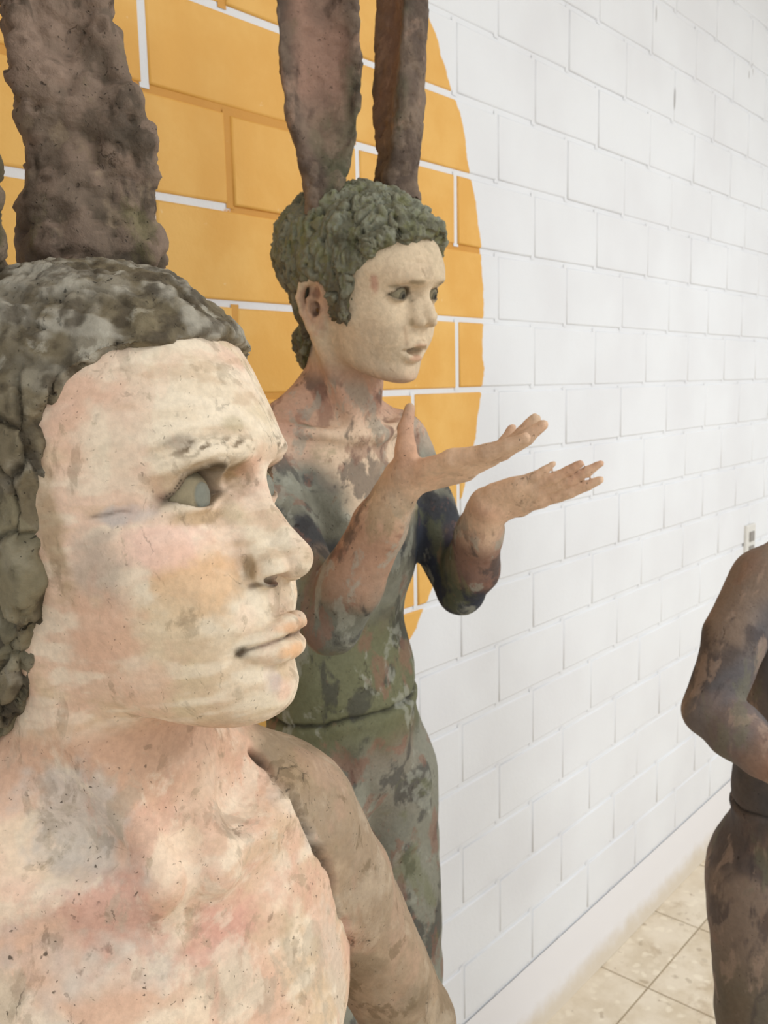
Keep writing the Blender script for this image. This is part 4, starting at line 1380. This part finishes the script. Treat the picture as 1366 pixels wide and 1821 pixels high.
mesh_obj('body', cv2, cf, M_CSKIN, cfig, True, {'paint': c, 'wear': wear}, cbase)
for s in (-1, 1):
    V, Fc, th, n_ = uv_ball(CH.wld((6.0, s * 3.0, -.1)), 1.30 * CH.s, CH.R @ np.array([.93, .10 + s * .05, -.12]), dimple=.04)
    ce = np.tile(np.array(srgb(136, 126, 102), F32), (len(V), 1))
    k_ = int((th < .5).sum()) * n_ + 1
    ce[:k_] = srgb(96, 90, 74)
    ce[:int((th < .24).sum()) * n_ + 1] = srgb(40, 36, 30)
    mesh_obj('eyeball', V, Fc, M_CSKIN, cfig, True, {'paint': ce, 'wear': ce * 0}, cbase)
# hair: dabs of clay
hv, hf = mesh_sdf(hair_sdf(cspec), CH.o - .135, CH.o + .135, .0014)
hn = vnormals(hv, hf)
hp = np.stack(CH.to(hv[:, 0], hv[:, 1], hv[:, 2]), 1)
wp = hp * np.array([.9, .9, .55], F32) + .7 * np.stack([vnoise(hp, .8, 161), vnoise(hp, .8, 162), vnoise(hp, .8, 163)], 1)
db, dr = dabs(wp, .78, (165, 1165, 2165), .15)
edge = db
dd = .0082 * db - .0052 + .0028 * fbm(hp, .9, 3, 166)
db2, dr2 = dabs(wp, 1.7, (170, 1170), .2)
dd += .0022 * (db2 - .5) + .0010 * fbm(hp, 2.4, 3, 171)
hv2 = hv + hn * (dd * sstep(-.5, .6, chair(hp[:, 0], hp[:, 1], hp[:, 2])))[:, None]
hc = np.tile(np.array(srgb(104, 102, 84), F32), (len(hv), 1))
m1, m2 = fbm(hp, .5, 4, 175), fbm(hp, 1.1, 4, 176)
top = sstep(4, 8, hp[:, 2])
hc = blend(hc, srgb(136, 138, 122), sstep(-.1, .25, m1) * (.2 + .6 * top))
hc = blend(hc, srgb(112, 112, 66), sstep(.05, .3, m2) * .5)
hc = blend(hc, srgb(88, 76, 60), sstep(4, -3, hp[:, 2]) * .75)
hc = blend(hc, srgb(56, 54, 42), sstep(.5, .25, db) * .7)
hc = blend(hc, srgb(140, 140, 120), sstep(.55, .9, dr) * .5)
hc = blend(hc, srgb(120, 120, 70), sstep(.3, .1, dr2) * .35)
M_CHAIR = clay('presenting_figure_hair', [(srgb(66, 64, 50), 34, .54, .66, .6, None), (srgb(150, 150, 134), 40, .58, .68, .5, 'R'), (srgb(104, 106, 58), 18, .58, .68, .45, None)],
               pit=srgb(36, 34, 26), bump=.5, size=1.2)
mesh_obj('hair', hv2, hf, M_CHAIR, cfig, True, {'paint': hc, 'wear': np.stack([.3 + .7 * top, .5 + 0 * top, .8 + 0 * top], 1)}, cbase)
M_CEAR = clay('presenting_figure_ears', [(srgb(66, 52, 44), 26, .54, .64, .6, None), (srgb(168, 138, 118), 30, .58, .68, .5, None), (srgb(92, 94, 66), 18, .58, .68, .4, None)],
              pit=srgb(40, 30, 26), bump=.5, size=1.2)
CEARC = [(104, 88, 76), (78, 64, 54), (126, 108, 92), (88, 90, 68)]
sd = CR * .97 + FW * .22; sd /= np.linalg.norm(sd)
fd = np.cross(sd, [0, 0, 1]); fd /= np.linalg.norm(fd)
e0 = CH.wld((-4.6, -5.0, 9.2))
e0 = at(574, 348, float((e0 - CAM) @ FW))
make_ear(cfig, cbase, [e0 - up * .02, e0 + up * .01, e0 + up * .05 + sd * .003, e0 + up * .10, e0 + up * .16 - sd * .002, e0 + up * .24 - sd * .006, e0 + up * .36 - sd * .01],
         [.036, .038, .040, .052, .064, .072, .076, .078, .074, .062, .04, .01], [.034, .032, .028, .024, .02, .014, .01], sd, fd, .34, M_CEAR, CEARC, 281, .0038, (164, 130, 112))
sd2 = CR * .45 - FW * .89; sd2 /= np.linalg.norm(sd2)
fd2 = np.cross(sd2, [0, 0, 1]); fd2 /= np.linalg.norm(fd2)
e1 = CH.wld((-1.4, 4.8, 10.2))
e1 = at(704, 330, float((e1 - CAM) @ FW))
make_ear(cfig, cbase, [e1 - up * .02, e1 + up * .01, e1 + up * .05 + CR * .004, e1 + up * .10 + CR * .006, e1 + up * .16 + CR * .009, e1 + up * .24 + CR * .012, e1 + up * .36 + CR * .012],
         [.056, .044, .046, .052, .058, .064, .068, .07, .066, .056, .036, .01], [.040, .038, .036, .034, .032, .026, .014], sd2, fd2, .30, M_CEAR, CEARC, 381, .0035, (150, 116, 100))



# ================================================================== dark figure at the right edge
TS_ = .88
_hd, _ln = math.radians(-108), math.radians(-4)
_R = rot(_hd, 0, _ln)
TB = Frame(at(1352, 1035, 1.06) - (np.array([-7.4, -13.0, -1.8]) * TS_ * .01) @ _R.T, _hd, 0, _ln, TS_)
TH = Frame(TB.wld((-3.0, 3.0, 17.5)), math.radians(-112), math.radians(-6), 0, .84)
T_ = lambda x, y, d: tuple(TB.loc(at(x, y, d)))
T_up, T_el, T_wr = (-7.4, -12.8, -1.8), T_(1264, 1262, 1.02), T_(1398, 1372, .955)
T_upL, T_elL, T_wrL = (-7.4, 12.8, -1.8), (-6.5, 19, -25), (5.5, 6.5, -31)
tn_top = TB.loc(TH.wld((-2.4, 0, -4.5))); tn_mid = TB.loc(TH.wld((-3.0, 0, -9.0)))
tfl = TB.loc((TB.o[0], TB.o[1], 0))


def down(l, z):
    """point straight below local point l at world height z, back in figure cm"""
    w = TB.wld(l); w[2] = z
    return TB.loc(w)


tlegs = []
for s in (-1, 1):
    hip = np.array([-8.2, s * 6.2, -48.])
    k_, a_ = down(hip + [1.5, 0, 0], .46), down(hip + [-1, 0, 0], .085)
    toe = down(hip + [12, s * 1.5, 0], .022); heel = down(hip + [-3, 0, 0], .032)
    mid = tuple(hip * .45 + k_ * .55 + np.array([.6, 0, 0])); cf_ = tuple(k_ * .7 + a_ * .3 + np.array([-1.0, 0, 0]))
    tlegs.append(([tuple(hip), mid, tuple(k_), cf_, tuple(a_)], [7.2, 6.5, 4.8, 4.6, 3.1], 2.5))
    tlegs.append(([tuple(heel), tuple(a_ * .35 + toe * .35 + heel * .3), tuple(toe)], [3.2, 3.1, 2.1], 1.6))


def waist_groove_t(x, y, z):
    P = np.stack([x, y, z], 1)
    w = z - (-33.5 + .1 * y + .35 * vnoise(P, .35, 190) + .18 * vnoise(P, 1.0, 191))
    return (.5 * np.exp(-(w / .3) ** 2) - .3 * np.exp(-((w + .9) / .8) ** 2)).astype(F32)


tq = dict(cq)
tb = dict(
    torso=ctor[:3] + [('e', (-7.2, 0, -32), (7.8, 11.6, 13), 4, False), ('e', (-8.0, 0, -42.5), (7.6, 9.8, 9.0), 4, False), ('e', (-11.5, 4.4, -46), (6.2, 5.2, 7.2), 3, True)],
    bumps=[((1.5, 5.8, -9.0), (3.5, 3.8, 3.4), 1.0, True), ((1.0, 0, -37), (3.5, 5.5, 4), 1.0, False), ((-.5, 6.5, -42), (3, 1.3, 3.5), -.9, True)],
    neck=([(-6.4, 0, -3), tuple(tn_mid), tuple(tn_top)], [4.9, 4.4, 4.7]),
    limbs=[([T_up, midp(T_up, T_el, .45, (-.4, -.3, 0)), T_el], [4.3, 4.0, 3.5], 1.6),
           ([T_el, midp(T_el, T_wr, .35), midp(T_el, T_wr, .7), T_wr], [3.3, 3.6, 2.9, 2.3], .8),
           ([T_upL, midp(T_upL, T_elL, .45), T_elL], [4.3, 4.0, 3.4], 1.6),
           ([T_elL, midp(T_elL, T_wrL, .35), midp(T_elL, T_wrL, .7), T_wrL], [3.3, 3.6, 2.9, 2.3], .8)] + tlegs,
    hands=[hand_prims(T_wr, np.array(T_wr) - np.array(T_el), (-.8, 0, .6), -1, .78, [(14, 22, 14)] * 4),
           hand_prims(T_wrL, np.array(T_wrL) - np.array(T_elL), (-.8, 0, .6), 1, .78, [(14, 22, 14)] * 4)],
    grooves=[waist_groove_t],
)
tspec = dict(head=TH, body=TB, hq=tq, bq=tb, hairt=chair, zcut=float(TB.o[2]) + .02, hh=.0022, hb=.0034, hk=.012,
             box=(tuple(np.minimum(TB.o, at(1264, 1262, 1.02)) - np.array([.26, .30, 9]))[:2] + (-.01,), tuple(TB.o + np.array([.30, .30, .36]))))
#@MESH
tv, tf, tnn = body_mesh(tspec)
tbase = (float(TB.wld((-8, 0, -48))[0]), float(TB.wld((-8, 0, -48))[1]), 0)
PB = np.stack(TB.to(tv[:, 0], tv[:, 1], tv[:, 2]), 1)
dd = .0014 * fbm(tv, 40, 4, 221) + .0020 * fbm(tv, 15, 2, 222)
tv2 = tv + tnn * dd[:, None]
n1, n2, n3 = fbm(tv, 11, 4, 251), fbm(tv, 20, 4, 252), fbm(tv, 7, 3, 253)
c = np.tile(np.array(srgb(130, 112, 98), F32), (len(tv), 1))
c = blend(c, srgb(74, 66, 64), sstep(.0, .3, n1) * .8)
c = blend(c, srgb(136, 108, 92), sstep(.05, .35, n2) * .6)
c = blend(c, srgb(92, 92, 96), sstep(.1, .35, n3) * .5)
zz = PB[:, 2]
c = blend(c, srgb(62, 60, 60), sstep(-26, -30, zz) * sstep(-38, -34, zz) * .7)
c = blend(c, srgb(104, 94, 76), sstep(-52, -62, zz) * .7)
t, r = seg_t(PB, T_el, T_wr)
c = blend(c, srgb(150, 114, 94), sstep(6.5, 4.8, r) * sstep(.5, 1.0, t + .3 * n2) * .8)
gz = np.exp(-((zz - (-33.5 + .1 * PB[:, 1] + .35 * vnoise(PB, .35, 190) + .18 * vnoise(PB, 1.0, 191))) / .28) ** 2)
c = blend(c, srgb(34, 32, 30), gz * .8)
M_TSKIN = clay('dark_figure_clay', [(srgb(66, 58, 58), 16, .53, .59, .6, None), (srgb(164, 140, 122), 26, .56, .62, .5, None), (srgb(112, 110, 88), 14, .58, .64, .45, None)],
               pit=srgb(36, 28, 26), bump=.35, size=1.5)
tfig = empty('clay_figure', tbase)
tag(tfig, 'dark brown clay figure cut off at the right edge, forearm bent across its belly', 'sculpture', 'clay figures standing along the block wall')
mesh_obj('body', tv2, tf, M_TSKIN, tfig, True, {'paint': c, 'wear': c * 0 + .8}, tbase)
for s in (-1, 1):
    V, Fc, th, n_ = uv_ball(TH.wld((6.0, s * 3.0, -.1)), 1.30 * TH.s, TH.R @ np.array([.93, s * .05, -.05]), dimple=.04)
    ce = np.tile(np.array(srgb(120, 112, 96), F32), (len(V), 1))
    mesh_obj('eyeball', V, Fc, M_TSKIN, tfig, True, {'paint': ce, 'wear': ce * 0}, tbase)
hv, hf = mesh_sdf(hair_sdf(tspec), TH.o - .135, TH.o + .135, .0026)
hn = vnormals(hv, hf)
hp = np.stack(TH.to(hv[:, 0], hv[:, 1], hv[:, 2]), 1)
f1, f2, cid = worley(hp * np.array([.8, .8, .6], F32), .75, 265, True)
hv2 = hv + hn * (.005 * (cid - .5) + .004 * sstep(0, .4, f2 - f1) - .002)[:, None]
hc = np.tile(np.array(srgb(84, 76, 64), F32), (len(hv), 1))
hc = blend(hc, srgb(58, 52, 44), sstep(.0, .3, fbm(hp, .6, 3, 275)) * .7)
mesh_obj('hair', hv2, hf, M_TSKIN, tfig, True, {'paint': hc, 'wear': hc * 0 + .8}, tbase)
for s in (-1, 1):
    e = TH.wld((-2.5, s * 4.2, 9.6))
    sdl = TH.R @ np.array([0, 1., 0]); fdl = TH.R @ np.array([1., 0, 0])
    make_ear(tfig, tbase, [e - up * .02, e + up * .01, e + up * .05, e + up * .10, e + up * .17, e + up * .26, e + up * .36],
             [.052, .042, .042, .054, .066, .074, .076, .074, .064, .044, .01], [.034, .032, .028, .024, .02, .014, .01], sdl, fdl, .32, M_TSKIN, CEARC, 481 + 40 * s, .0035, (150, 116, 100))
